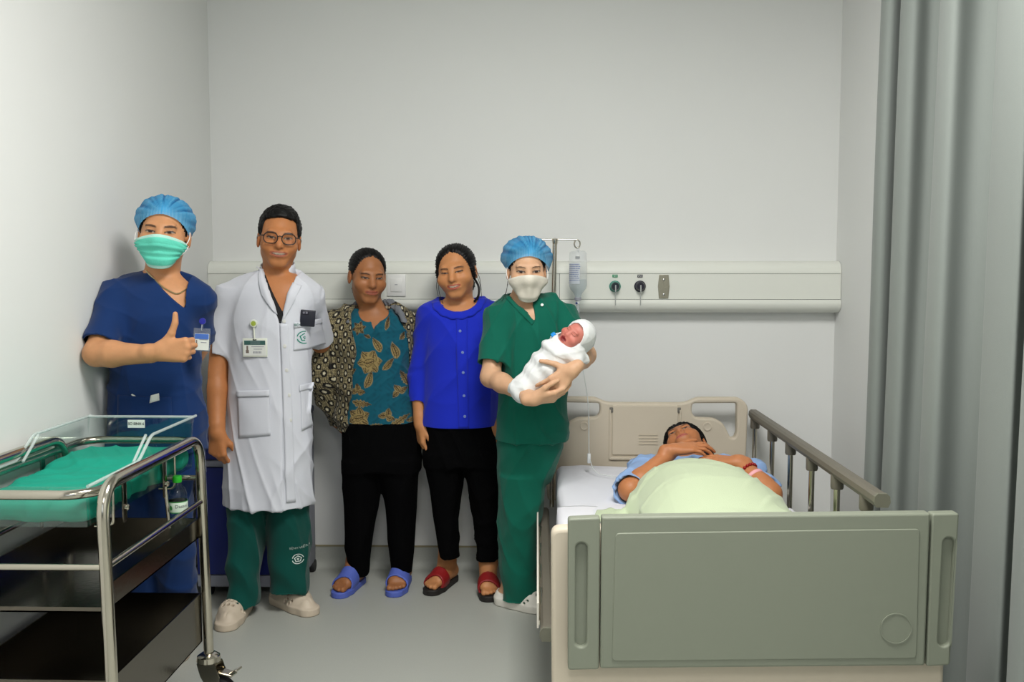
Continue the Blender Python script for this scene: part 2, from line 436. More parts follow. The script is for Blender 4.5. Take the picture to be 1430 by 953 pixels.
# ------------------------------------------------------------------ people: heads, hands, feet, clothes
def rot(yaw=0, roll=0, pitch=0):
    """yaw + turns the face to +x, roll + tips the crown to +x, pitch + lifts the chin"""
    return np.array(Matrix.Rotation(R(yaw), 3, 'Z') @ Matrix.Rotation(R(roll), 3, 'Y') @ Matrix.Rotation(R(-pitch), 3, 'X'))
def frame(face, crown):
    y = -nrm(face); z = A3(crown); z = nrm(z - y * (z @ y)); x = np.cross(y, z); return np.stack([x, y, z], 1)
class Head:
    def __init__(s, c, M, sc=1.0, mw=.026, wide=1.0, cheek=1.0, jaw=1.0, nose=1.0, eye=0.0052, smile=0.0, openm=0.0, ears=True, brow=1.0, browc=None, long=1.0):
        s.__dict__.update(locals()); s.c = A3(c)
    def p(s, x, y, z): return s.c + s.sc * (s.M @ A3((x, y, z)))
    def E(s, c, r): return ell(s.p(*c), A3(r) * s.sc, s.M)
    def C(s, a, b, ra, rb): return cone(s.p(*a), s.p(*b), ra * s.sc, rb * s.sc)
    def loc(s, V): return (V - s.c) @ s.M / s.sc
    def skull(s):
        w, k = s.wide, s.sc
        return [(s.E((0, .018, .036), (.076 * w, .094, .080)), 0), (s.E((0, -.027, -.026), (.066 * w, .066, .080 * s.long)), .03 * k),
                (s.C((-.011, -.068, -.093 * s.long), (.011, -.068, -.093 * s.long), .0175, .0175), .034 * k),
                (s.C((-.043 * w * s.jaw, -.006, -.050), (.043 * w * s.jaw, -.006, -.050), .018, .018), .03 * k),
                (s.E((-.040 * w, -.056, -.028), (.029 * s.cheek, .030, .027)), .022 * k), (s.E((.040 * w, -.056, -.028), (.029 * s.cheek, .030, .027)), .022 * k)]
    def build(s, F):
        k = s.sc
        for pr, kk in s.skull(): F.add(pr, kk)
        F.add(s.C((-.036, -.079, .021), (.036, -.079, .021), .0115, .0115), .018 * k)
        for sx in (-1, 1): F.sub(s.E((sx * .031, -.106, .000), (.020, .019, .0135)), .014 * k)
        n = s.nose
        F.add(s.C((0, -.084, .010), (0, -.1020 * n, -.029), .0080, .0130), .020 * k)
        for sx in (-1, 1): F.add(s.E((sx * .0130 * n, -.0925, -.0335), (.0088, .010, .0075)), .006 * k)
        for sx in (-1, 1): F.sub(s.E((sx * .0075, -.1035, -.0425), (.0042, .006, .0045)), .002 * k)
        for sx in (-1, 1): F.add(s.E((sx * .031, -.0765, .001), (.0150, .0125, .0105)), .004 * k)      # closed curve of lids and eyeball
        zc = -.060
        sm = s.smile
        F.add(s.E((0, -.086, zc), (.030, .012, .017)), .014 * k)
        mw = s.mw / .024; lip = lambda u, dz: (u * mw, -.0945 + 14 * u * u * mw, zc + dz + sm * (u / .024) ** 2)
        for a, b in ((-.023, -.012), (-.012, 0), (0, .012), (.012, .023)):
            ra = .0032 if abs(a) > .02 else .0052; rb = .0032 if abs(b) > .02 else .0052
            F.add(s.C(lip(a, .0038), lip(b, .0038), ra * .9, rb * .9), .005 * k)
            F.add(s.C(lip(a, -.0052 - s.openm * .5), lip(b, -.0052 - s.openm * .5), ra, rb * 1.08), .005 * k)
        for a, b in ((-.022, -.011), (-.011, 0), (0, .011), (.011, .022)):
            pa, pb = lip(a, -.0008 - s.openm * .25), lip(b, -.0008 - s.openm * .25)
            F.sub(s.C((pa[0], pa[1] - .006, pa[2]), (pb[0], pb[1] - .006, pb[2]), .0016 + s.openm * .3, .0016 + s.openm * .3), .002 * k)
        for sx in (-1, 1):                                                     # fold from nostril to mouth corner
            F.sub(s.C((sx * .020, -.097, -.034), (sx * .033, -.088, -.060), .0022, .0016), .008 * k)
        if s.ears:
            for sx in (-1, 1):
                F.add(s.E((sx * .079 * s.wide, .014, -.006), (.0085, .019, .031)), .008 * k)
                F.sub(s.E((sx * .088 * s.wide, .010, -.003), (.006, .010, .018)), .004 * k)
    def paint(s, V, col, tone, lipc=(150, 75, 62), flush=0.20, closed=False):
        q = s.loc(V); x, y, z = q.T; fr = sstep(-.03, -.06, y) * (np.abs(x) < .075) * (np.abs(z) < .16)
        t = np.array(lin(*tone))
        red = np.clip(t * np.array([1.04, .86, .80]), 0, 1)
        for cx, cz, r_ in ((.040, -.030, .024), (-.040, -.030, .024), (0, -.032, .016)):
            col = mixc(col, red, flush * fr * np.exp(-((x - cx) ** 2 + (z - cz) ** 2) / r_ ** 2))
        ear = sstep(.070, .078, np.abs(x) / s.wide) * (np.abs(z) < .05) * (np.abs(y) < .05)
        col = mixc(col, red, .5 * ear)
        zc = -.060; mw = s.mw / .024; xm = x / mw; u = xm / .0255; zz = z - s.smile * (xm / .024) ** 2
        m = fr * sstep(.0010, -.0010, np.abs(zz - zc + .0006 + s.openm * .25) - (.0100 + s.openm * .35) * np.sqrt(np.clip(1 - u * u, 0, 1))) * (np.abs(u) < 1)
        col = mixc(col, lin(*lipc), m * .85)
        m = fr * sstep(.0016, .0006, np.abs(zz - zc + .0008 + s.openm * .25) - s.openm * .3 * np.sqrt(np.clip(1 - (xm / .02) ** 2, 0, 1))) * (np.abs(xm) < .0225)
        col = mixc(col, lin(62, 22, 20), m * .8)
        if s.openm and s.smile > .003:
            m = fr * sstep(.0005, -.0005, np.abs(zz - zc - .0006) - .0026 * np.sqrt(np.clip(1 - (xm / .018) ** 2, 0, 1))) * (np.abs(xm) < .018)
            col = mixc(col, lin(188, 176, 158), m)
        for sx in (-1, 1):
            u = (x * sx - .031); zt = .001 + .10 * u                           # slight outward lift
            a = np.sqrt(np.clip(1 - (u / .0155) ** 2, 0, 1)); h = s.eye * a
            ins = fr * (np.abs(u) < .0155) * sstep(.0007, -.0007, np.abs(z - zt) - h)
            if not closed:
                col = mixc(col, lin(176, 162, 148), ins)
                col = mixc(col, lin(28, 17, 13), ins * sstep(.0074, .0062, np.sqrt(u * u + (z - zt - .0006) ** 2)))
            lash = fr * (np.abs(u) < .0170) * sstep(.0032, .0014, np.abs(z - zt - h * (1.0 if not closed else -.6)))
            col = mixc(col, lin(30, 18, 14), lash * (.95 if not closed else .6))
            low = fr * (np.abs(u) < .0145) * sstep(.0014, .0004, np.abs(z - zt + h))
            col = mixc(col, lin(90, 52, 38), low * .5)
            if s.brow:
                zb = .0205 - 9 * (u - .002) ** 2 + .05 * u
                b = fr * sstep(.021, .016, np.abs(u)) * sstep(.0040, .0018, np.abs(z - zb) / (s.brow * (1.05 - 12 * np.abs(u))))
                col = mixc(col, lin(*(s.browc or (30, 20, 16))), b * .9)
        return col
def rays(H, dirs, origin=(0, .01, .01), ears=False):
    """distance from a point inside the head to its surface, in head units"""
    prims = H.skull() + [(H.C((0, -.086, .012), (0, -.1045 * H.nose, -.029), .0068, .0115), .016 * H.sc)]
    if ears:
        for sx in (-1, 1): prims.append((H.E((sx * .077 * H.wide, .014, -.006), (.010, .020, .032)), .01))
    D = np.asarray(dirs); t = np.linspace(.03, .17, 71); o = A3(origin); best = np.full(len(D), .03)
    for tt in t:
        P = H.c + H.sc * ((o + D * tt) @ H.M.T)
        best = np.where(evalp(prims, P) < 0, tt, best)
    return best
def gridmesh(name, P, thick=0.0, closed_u=False, cols=None):
    """P (nv, nu, 3) sheet; thick > 0 gives it a back and edges"""
    nv, nu = P.shape[:2]; V = P.reshape(-1, 3); id_ = np.arange(nv * nu).reshape(nv, nu)
    if closed_u: id_ = np.concatenate([id_, id_[:, :1]], 1)
    F = np.stack([id_[:-1, :-1], id_[:-1, 1:], id_[1:, 1:], id_[1:, :-1]], -1).reshape(-1, 4)
    if thick:
        n = vnormals(V, F); V2 = V - n * thick; N = len(V)
        G = [F, F[:, ::-1] + N]
        edges = [(id_[0, i], id_[0, i + 1]) for i in range(id_.shape[1] - 1)] + [(id_[-1, i + 1], id_[-1, i]) for i in range(id_.shape[1] - 1)]
        if not closed_u: edges += [(id_[j + 1, 0], id_[j, 0]) for j in range(nv - 1)] + [(id_[j, -1], id_[j + 1, -1]) for j in range(nv - 1)]
        G.append(np.array([(b, a, a + N, b + N) for a, b in edges])); V = np.concatenate([V, V2]); F = np.concatenate(G)
        if cols is not None: cols = np.concatenate([cols, cols])
    return fast_mesh(name, V, F, cols=cols)
def blur2(r, n, keep=None, off=0.0):
    for _ in range(n):
        q = np.pad(r, 1, mode='edge'); r = (q[1:-1, 1:-1] * 2 + q[:-2, 1:-1] + q[2:, 1:-1] + q[1:-1, :-2] + q[1:-1, 2:]) / 6
        if keep is not None: r = np.maximum(r, keep + off)
    return r
def face_mask(H, base, parent, m, edge, loopm, pleats=True, top=-.004, bot=-.120, half=62, label=None, peak=0.0):
    nu, nv = 41, 29; U, Vv = np.meshgrid(np.linspace(-1, 1, nu), np.linspace(0, 1, nv))
    ph = U * R(half); zt = top - .020 * np.abs(U) ** 1.6; zb = bot + .040 * np.abs(U) ** 2.2
    Z = zt * (1 - Vv) + zb * Vv
    D = np.stack([np.sin(ph), -np.cos(ph), np.zeros_like(ph)], -1)
    prims = H.skull() + [(H.C((0, -.086, .012), (0, -.1045 * H.nose, -.029), .0068, .0115), .016 * H.sc)]
    r = np.full(ph.shape, .045)
    for tt in np.linspace(.03, .15, 81):
        q = np.stack([D[..., 0] * tt, -.01 + D[..., 1] * tt, np.maximum(Z, -.104)], -1).reshape(-1, 3)
        ins = evalp(prims, H.c + H.sc * (q @ H.M.T)).reshape(ph.shape) < 0
        r = np.where(ins, tt, r)
    q_ = np.pad(r, 3, mode='edge'); r0_ = np.max([q_[i:i + nv, j:j + nu] for i in range(7) for j in range(7)], 0); r = blur2(r0_, 5)
    mid = np.exp(-(U / .34) ** 2) * sstep(.0, .16, Vv) * sstep(1.02, .55, Vv)
    r0 = r.copy(); r = blur2(np.maximum(r + .004, .094 * mid), 16) + .004 * mid
    r = r - .010 * sstep(.82, 1.0, Vv) * (1 - .4 * np.abs(U)); r += peak * np.exp(-(U / .16) ** 2) * np.sin(np.pi * Vv) ** .7
    if pleats:
        for v0 in (.30, .50, .70): r += .0042 * (sstep(v0, v0 + .012, Vv) - sstep(v0 + .02, v0 + .16, Vv)) * (1 - .6 * np.abs(U) ** 2)
        r += .0028 * np.sin(Vv * 34 + 3 * np.sin(U * 4)) * np.abs(U) ** 3
    else:
        r += .0012 * np.sin(Vv * 9 + 5 * U) * np.abs(U)
    P = np.stack([D[..., 0] * r, -.01 + D[..., 1] * r, Z], -1); W = H.c + H.sc * (P @ H.M.T) - base
    col = np.tile(np.array(lin(*m[1])), (nu * nv, 1)); ev = (np.minimum(Vv, 1 - Vv) < .075).ravel().astype(float)
    col = mixc(col, lin(*edge), ev * .8)
    o = link('face_mask', gridmesh('face_mask', W, .0012, cols=col), mat(m[0], m[1], .85, attr=True, bump=.25, bscale=180), parent, label=label)
    for sx, c in ((-1, 0), (1, nu - 1)):
        for rowi, ez in ((1, .022), (nv - 2, -.030)):
            a = P[rowi, c]; b = A3((sx * .081 * H.wide, .004, ez)); mid = (a + b) / 2 + A3((sx * .007, 0, 0))
            pts = [H.c + H.sc * (H.M @ q) - base for q in (a, mid, b, A3((sx * .078 * H.wide, .026, ez * .7)))]
            tube('ear_loop', round_path(pts, .03), .0016, loopm, o, 6)
    return o
def hair_cap(H, base, parent, m, label=None, gather=(0.01, .060), puff=.016, front=.060, back=-.055, seed=0, tail=0.0):
    """bouffant cap: gathered band round the head, pleats running to a knot at the forehead"""
    nu, nv = 120, 40; o = A3((0, .015, .030)); th = np.linspace(0, 2 * np.pi, nu, endpoint=False)
    Vv = np.linspace(0, 1, nv); TH, VV = np.meshgrid(th, Vv)
    fr = np.cos(TH)                                                            # 1 at the forehead, -1 at the nape
    zb = (front + back) / 2 + (front - back) / 2 * fr - .018 * np.sin(TH) ** 2
    eb = np.arctan2(zb - o[2], .088)
    el = eb + (np.pi / 2 - eb) * VV ** .85
    D = np.stack([np.cos(el) * np.sin(TH), -np.cos(el) * np.cos(TH), np.sin(el)], -1)
    r = rays(H, D.reshape(-1, 3), o).reshape(TH.shape); r = np.maximum(blur2(r, 6), r) + .006
    fan = np.arctan2(D[..., 0] - gather[0] / .1, D[..., 2] - .35)
    rg = np.random.RandomState(seed)
    pl = sum(np.abs(np.sin(fan * f_ + rg.rand() * 6)) for f_ in (5, 8.5, 13)) / 3
    ru = np.abs(np.sin(TH * 26 + 1.5 * np.sin(TH * 5)))
    body = sstep(0, .28, VV)
    r = r + body * (puff * (.65 + .35 * np.sin(np.pi * VV)) + .0085 * (pl - .6)) + (1 - body) * (.0025 * ru + .001)
    dk = np.sqrt((D[..., 0] - gather[0] / .1) ** 2 + (D[..., 2] - (front - o[2] + .016) / .1) ** 2 + (D[..., 1] + .9) ** 2)
    r += -.010 * np.exp(-(dk / .33) ** 2) * body + .007 * np.exp(-(dk / .14) ** 2)
    if tail: r += tail * np.exp(-((TH - R(80)) / .5) ** 2) * sstep(.5, .0, VV)
    P = o + D * r[..., None]; W = H.c + H.sc * (P @ H.M.T) - base
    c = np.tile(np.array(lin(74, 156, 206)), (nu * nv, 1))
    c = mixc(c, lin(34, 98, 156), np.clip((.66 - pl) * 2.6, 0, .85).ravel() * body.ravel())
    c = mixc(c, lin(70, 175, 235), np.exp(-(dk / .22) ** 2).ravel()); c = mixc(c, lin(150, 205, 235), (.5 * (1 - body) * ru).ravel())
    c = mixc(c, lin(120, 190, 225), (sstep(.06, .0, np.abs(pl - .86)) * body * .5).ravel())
    return link('hair_cap', gridmesh('hair_cap', W, .0, closed_u=True, cols=c), m, parent, label=label)
def hair(H, base, parent, name='hair', infl=.010, cut=((0, -.125, -.012), (.100, .100, .094)), low=-.025, lowb=-.07, extra=(), step=.0038, part=None, label=None, tone=(9, 7, 7), lift=0.0, seed=1, amp=.0022, feather=.020, short=False, square=0.0):
    s = H.sc; lo = H.c - .15 * s; hi = H.c + .17 * s; lo[2] -= .03
    F = Field(axis(lo[0], step, hi[0]), axis(lo[1], step, hi[1]), axis(lo[2], step, hi[2]))
    w = H.wide
    F.add(H.E((0, .020, .038 + lift), (.076 * w + infl, .094 + infl, .080 + infl + lift)), 0)
    for e in extra:
        if e[0] == 'E': F.add(H.E(e[1], e[2]), .018 * s)
        elif e[0] == 'C': F.add(H.C(e[1], e[2], e[3], e[4]), .012 * s)
    if cut: F.sub(H.E(*cut), feather * s)
    if square: F.sub(slab(H.p(0, -.098, .024), A3((.068, .068, square)) * s, H.M, .014 * s), .008 * s)
    M, c = H.M, H.c
    def below(X, Y, Z):
        x, y, z = [((X - c[0]) * M[0, i] + (Y - c[1]) * M[1, i] + (Z - c[2]) * M[2, i]) / s for i in range(3)]
        return (np.where(y > .03, lowb, low + (lowb - low) * np.clip(y / .03, 0, 1)) - z) * s
    F.g = np.maximum(F.g, below(F.x[:, None, None], F.y[None, :, None], F.z[None, None, :]).astype(np.float32))
    for e in extra:
        if e[0] == 'X': F.add(H.C(e[1], e[2], e[3], e[4]), .008 * s)
    V, Q = F.mesh(2); q = H.loc(V)
    ang = np.arctan2(q[:, 2] - .02, q[:, 1] + .02) if part is None else np.arctan2(q[:, 0] - part, q[:, 2])
    if short: V = V + vnormals(V, Q) * folds(V, seed, amp, 160, (1, 1, 1))[:, None]
    else: V = V + vnormals(V, Q) * (amp * s * (np.sin(ang * 46 + 40 * q[:, 0] + seed) * .6 + np.sin(ang * 83 + 9 * q[:, 1] * 10)))[:, None]
    if part is not None:
        V = V - vnormals(V, Q) * (.006 * s * np.exp(-((q[:, 0] - part) / .0035) ** 2) * sstep(.05, .09, q[:, 2]) * sstep(.05, -.03, q[:, 1]))[:, None]
    return link(name, fast_mesh(name, V - base, Q), mat('hair_' + '_'.join(map(str, tone)), tone, .5, spec=.28), parent, label=label)
def strand(H, base, parent, pts, r=.0012, name='hair_lock'):
    return tube(name, round_path([H.p(*p) - base for p in pts], .03), r, mat('hair_9_7_7', (9, 7, 7), .5, spec=.28), parent, 6)

def hand(F, w, d, n, t, curl, thumb, sc=1.0, spread=0.10, fist=False, k=.010):
    """w wrist, d towards the fingers, n the way the palm faces, t the thumb side; curl: per finger (mcp, pip, dip) in degrees"""
    w = A3(w); d = nrm(d); n = A3(n); n = nrm(n - d * (n @ d)); t0 = A3(t); t_ = np.cross(d, n); t_ = t_ if t_ @ t0 > 0 else -t_
    offs = (.027, .009, -.010, -.027); lens = (.086, .090, .085, .076)
    seg = ((.041, .025, .020), (.045, .029, .021), (.041, .027, .021), (.033, .020, .018)); tips = []
    F.add(cone(w - d * .03 * sc, w + d * .012 * sc, .024 * sc, .023 * sc), .02)
    for o, L in zip(offs, lens):
        F.add(cone(w + (d * .008 + t_ * o * .55) * sc, w + (d * L + t_ * o) * sc, .0165 * sc, .0118 * sc), .012 * sc)
    F.add(ell(w + (d * .045 + n * .006) * sc, A3((.032, .044, .014)) * sc, np.stack([t_, d, n], 1)), .012 * sc)
    for i, (o, L, sg, cu) in enumerate(zip(offs, lens, seg, curl)):
        p = w + (d * L + t_ * o) * sc; ang = 0; fd = nrm(d + t_ * spread * (o / .027)); r0 = (.0094, .0096, .0090, .0080)[i]
        for j, (ln, a) in enumerate(zip(sg, cu)):
            ang += R(a); dr = fd * math.cos(ang) + n * math.sin(ang); q = p + dr * ln * sc
            ra, rb = r0 * (1 - .12 * j) * sc, r0 * (1 - .12 * (j + 1)) * sc
            F.add(cone(p, q, ra, rb), .0075 * sc if j == 0 else .0025 * sc); p = q
        tips.append((p, nrm(dr), -nrm(np.cross(np.cross(fd, n), dr))))
    p = w + (d * .018 + t_ * .020 + n * .006) * sc
    for j, (v, ln) in enumerate(zip(thumb, (.044, .034, .027))):
        v = A3(v); dr = nrm(d * v[0] + t_ * v[1] + n * v[2]); q = p + dr * ln * sc
        F.add(cone(p, q, (.0150, .0112, .0100)[j] * sc, (.0112, .0100, .0082)[j] * sc), (.014, .005, .003)[j] * sc); p = q
    tips.append((p, dr, n))
    return tips
def arm(F, s, e, w, r=(.050, .043, .040, .026), k=.02):
    F.add(cone(s, e, r[0], r[1]), k); e, w = A3(e), A3(w); m = e + (w - e) * .28
    F.add(cone(e, m, r[1] * .97, r[2]), k); F.add(cone(m, w, r[2], r[3]), k)
def foot(a, h, lift=.022, s=1.0, side=1):
    """prims of a bare foot: ankle a (x, y), heading h, side +1 when the big toe is on the +perp side"""
    h = nrm((h[0], h[1], 0)); p = A3((-h[1], h[0], 0)) * side; o = A3((a[0], a[1], lift)); q = lambda f, l, z: o + (h * f + p * l) * s + A3((0, 0, z * s))
    L = [(cone(q(-.040, 0, .030), q(.01, .0, .034), .030 * s, .030 * s), .02), (cone(q(-.035, -.004, .024), q(.105, -.022, .018), .024 * s, .019 * s), .03),
         (cone(q(-.03, .004, .028), q(.112, .022, .020), .026 * s, .021 * s), .03), (cone(q(-.008, 0, .085), q(.10, .008, .024), .034 * s, .021 * s), .035)]
    for i, (l, f, r_) in enumerate(((.027, .172, .0125), (.009, .176, .0095), (-.006, .168, .009), (-.020, .157, .0085), (-.032, .143, .008))):
        L.append((cone(q(f - .055, l * .95, .018), q(f - .012, l, .012), r_ * s, r_ * s), .010)); L.append((ell(q(f - .006, l, .012), A3((r_, r_ * 1.15, r_)) * s), .004))
    return L
def sole_prim(a, h, z0, z1, s=1.0, side=1, wb=.046, wh=.036, toe=.185):
    h = nrm((h[0], h[1], 0)); p = A3((-h[1], h[0], 0)) * side; o = A3((a[0], a[1], 0))
    A, B, Cc = o - h * .036 * s, o + (h * .105 + p * .002) * s, o + (h * (toe - wb * .85) + p * .006) * s
    def f(X, Y, Z):
        c1 = cone(A, B, wh * s, wb * s)[0](X, Y, 0 * X); c2 = cone(B, Cc, wb * s, wb * .88 * s)[0](X, Y, 0 * X)
        return np.maximum(smin(c1, c2, .01), np.maximum(z0 - Z, Z - z1))
    e = .25 * s
    return fn(f, (a[0] - e, a[1] - e, z0), (a[0] + e, a[1] + e, z1))
def shoe_field(a, step=.0032, top=.14):
    return Field(axis(a[0] - .26, step, a[0] + .26), axis(a[1] - .26, step, a[1] + .26), axis(-.008, step, top))
def slide_sandal(a, h, base, parent, m, ms, side, name='slide_sandal', s=1.0, label=None, t0=.045, t1=.122):
    F = shoe_field(a, top=.10); F.add(sole_prim(a, h, 0, .026, s, side), .0)
    hh = nrm((h[0], h[1], 0)); ft = foot(a, h, .022, s, side)
    V, Q = F.mesh(1); o = link(name, fast_mesh(name, V - base, Q), ms, parent, label=label)
    G = shoe_field(a, top=.12)
    for pr, k in ft: G.add(pr, k)
    full = G.g; g = np.maximum(full - .0075, -(full - .0012))
    X, Y, Z = G.x[:, None, None], G.y[None, :, None], G.z[None, None, :]
    t = (X - a[0]) * hh[0] + (Y - a[1]) * hh[1]
    so = sole_prim(a, h, -.01, .2, s, side)[0](X, Y, Z)
    wall = np.maximum(np.abs(so + .004) - .0035, Z - .052)                      # strap sides drop to the sole edge
    g = np.minimum(g, np.maximum(wall, -(full - .0012)))
    g = np.maximum(np.maximum(g, np.maximum(t0 - .25 * (.05 - Z) - t, t - t1 - .2 * (.04 - Z))), .012 - Z); G.g = g.astype(np.float32)
    V, Q = G.mesh(1); link('strap', fast_mesh('strap', V - base, Q), m, o)
    return o
def clog(a, h, base, parent, m, side, holes, name='clog', s=1.0, label=None, hole_m=None, soft=0.0):
    hh = nrm((h[0], h[1], 0)); p = A3((-hh[1], hh[0], 0)) * side; o = A3((a[0], a[1], 0)); F = shoe_field(a, .0036 if holes else .006)
    q = lambda f, l, z: o + (hh * f + p * l) * s + A3((0, 0, z))
    F.add(sole_prim(a, h, .0, .030, s, side, .051, .040, .20), 0)
    for A, B, ra, rb in ((q(-.035, 0, .036), q(.10, 0, .034), .040, .047), (q(.10, .004, .036), q(.148, .008, .032), .046, .036), (q(.02, 0, .062), q(.09, 0, .050), .036, .040)):
        F.add(cone(A, B, ra, rb), .02)
    F.sub(ell(q(-.012, 0, .092), (.052 * s, .052 * s, .042)), .006)
    F.sub(cone(q(-.03, 0, .055), q(.03, 0, .055), .030, .030), .006)
    F.cut(lambda X, Y, Z: -Z + 0 * X + 0 * Y)
    for f, l in holes:
        F.sub(cone(q(f, l, .03), q(f + .02, l * 1.25, .12), .0064, .0064), .001)
    if holes:
        for f, z in ((.060, .040), (.075, .052), (.090, .038), (.104, .050)):
            for sg in (-1, 1): F.sub(cone(q(f, sg * .020, z), q(f, sg * .085, z + .004), .0058, .0058), .001)
    for l in (-.026, -.009, .009, .026): F.sub(cone(q(.135, l, .082), q(.182, l * .9, .050), .0022, .0022), .004)
    V, Q = F.mesh(1)
    return link(name, fast_mesh(name, V - base, Q), m, parent, label=label)
def finish(name, F, base, parent, m, disp=None, relax=1, paint=None, label=None, tree=False, xmin=None):
    V, Q = F.mesh(relax)
    if disp is not None: V = V + vnormals(V, Q) * disp(V)[:, None]
    if xmin is not None: V[:, 0] = np.maximum(V[:, 0], xmin)               # pressed flat against the wall
    c = paint(V) if paint else None
    o = link(name, fast_mesh(name, V - base, Q, cols=c), m, parent, label=label)
    return (o, bvh(V, Q)) if tree else o
def sheet(name, tree, corners, m, parent, base, lift=.002, thick=.003, nu=16, nv=16, label=None, bulge=0.0):
    """quad patch in (x, z) laid on a garment"""
    c = [A3(q) for q in corners]; P = np.zeros((nv, nu, 3)); last = None
    for j in range(nv):
        for i in range(nu):
            u, v = i / (nu - 1), j / (nv - 1)
            q = (c[0] * (1 - u) + c[1] * u) * (1 - v) + (c[3] * (1 - u) + c[2] * u) * v
            y = onto(tree, q[0], q[1], lift + bulge * math.sin(math.pi * u) * math.sin(math.pi * min(1, v * 1.0)))
            if y is None: y = last if last is not None else np.nan
            last = y; P[j, i] = (q[0], y, q[1])
    yy = P[..., 1]; yy[np.isnan(yy)] = np.nanmean(yy); P[..., 1] = np.minimum(blur2(yy, 2), yy + .0005)
    return link(name, gridmesh(name, P - base, thick), m, parent, label=label)
def on_cloth(me, tree, base, lift=.0012):
    """press a flat (x, z) mesh onto a garment"""
    d = None
    for v in me.vertices:
        y = onto(tree, v.co.x, v.co.z, lift)
        y = d if y is None else y; d = y
        if y is not None: v.co.y = y
    for v in me.vertices: v.co -= Vector(base)
    return me
def emblem(cx, cz, r, M3=None):
    """ring with a pentagon and a small figure, flat in XZ"""
    bm = bmesh.new()
    def ring(r0, r1, n, a0=0.0, skip=()):
        for i in range(n):
            if i in skip: continue
            a, b = 2 * math.pi * i / n + a0, 2 * math.pi * (i + 1) / n + a0
            bm.faces.new([bm.verts.new((cx + rr * math.sin(q), 0, cz + rr * math.cos(q))) for rr, q in ((r0, a), (r1, a), (r1, b), (r0, b))])
    ring(r * .86, r, 28, 0, (6, 7, 20, 21)); ring(r * .50, r * .68, 5); ring(r * .10, r * .20, 8)
    for x0, z0, x1, z1 in ((-.04, -.34, .04, -.05), (-.22, -.02, .22, .05)):
        bm.faces.new([bm.verts.new((cx + x * r, 0, cz + z * r)) for x, z in ((x0, z0), (x1, z0), (x1, z1), (x0, z1))])
    bmesh.ops.subdivide_edges(bm, edges=bm.edges[:], cuts=1)
    me = bpy.data.meshes.new('emblem'); bm.to_mesh(me); bm.free(); return me
def put(me, base, name, m, parent, label=None): return link(name, me, m, parent, label=label)

SKIN = lambda rgb: mat('skin_%d_%d_%d' % rgb, rgb, .48, attr=True, bump=.12, bscale=420, spec=.42, sss=.06, var=.07, vscale=38)
CL = lambda n, rgb, rough=.82, bump=.22, bs=650, attr=False: mat(n, rgb, rough, bump=bump, bscale=bs, attr=attr, spec=.22, sheen=.12)
M_NAVY = CL('navy_cotton', (14, 46, 96)); M_COAT = CL('white_cotton', (214, 216, 224)); M_GREEN = CL('green_cotton', (2, 94, 76))
M_DGREEN = CL('dark_green_cotton', (0, 72, 64)); M_BLACK = mat('black_cotton', (4, 4, 5), .9, bump=.2, bscale=600, spec=.08); M_BLUE = CL('royal_blue_cotton', (24, 43, 186))
M_CAP = mat('blue_cap_fabric', (92, 172, 218), .9, attr=True, bump=.5, bscale=260, alpha=.74, spec=.15)
M_LOOP = mat('white_elastic', (232, 232, 228), .8)
M_STEEL = mat('steel_small', (190, 190, 188), .25, 1.0)
M_RING = mat('clog_cream', (205, 190, 170), .55, bump=.05, bscale=90)
M_PRINTW = mat('white_print', (225, 235, 230), .8); M_PRINTG = mat('green_print', (40, 140, 120), .8)
M_CARD = mat('white_card', (226, 228, 222), .35); M_CLEAR = mat('clear_plastic_card', (235, 238, 240), .12, trans=.9, ior=1.2)
M_INK = mat('black_ink', (40, 42, 44), .7); M_BTN = mat('pearl_button', (222, 222, 216), .3)

def skin_col(V, tone): return np.tile(np.array(lin(*tone)), (len(V), 1))
def neck(F, H, base_pt, r0=.050, r1=.056, off=(0, .022, -.070)):
    F.add(cone(H.p(*off), A3(base_pt), r0 * H.sc, r1 * H.sc), .03)
    F.add(cone(H.p(0, .0, -.085), H.p(0, .030, -.075), .034 * H.sc, .044 * H.sc), .03)

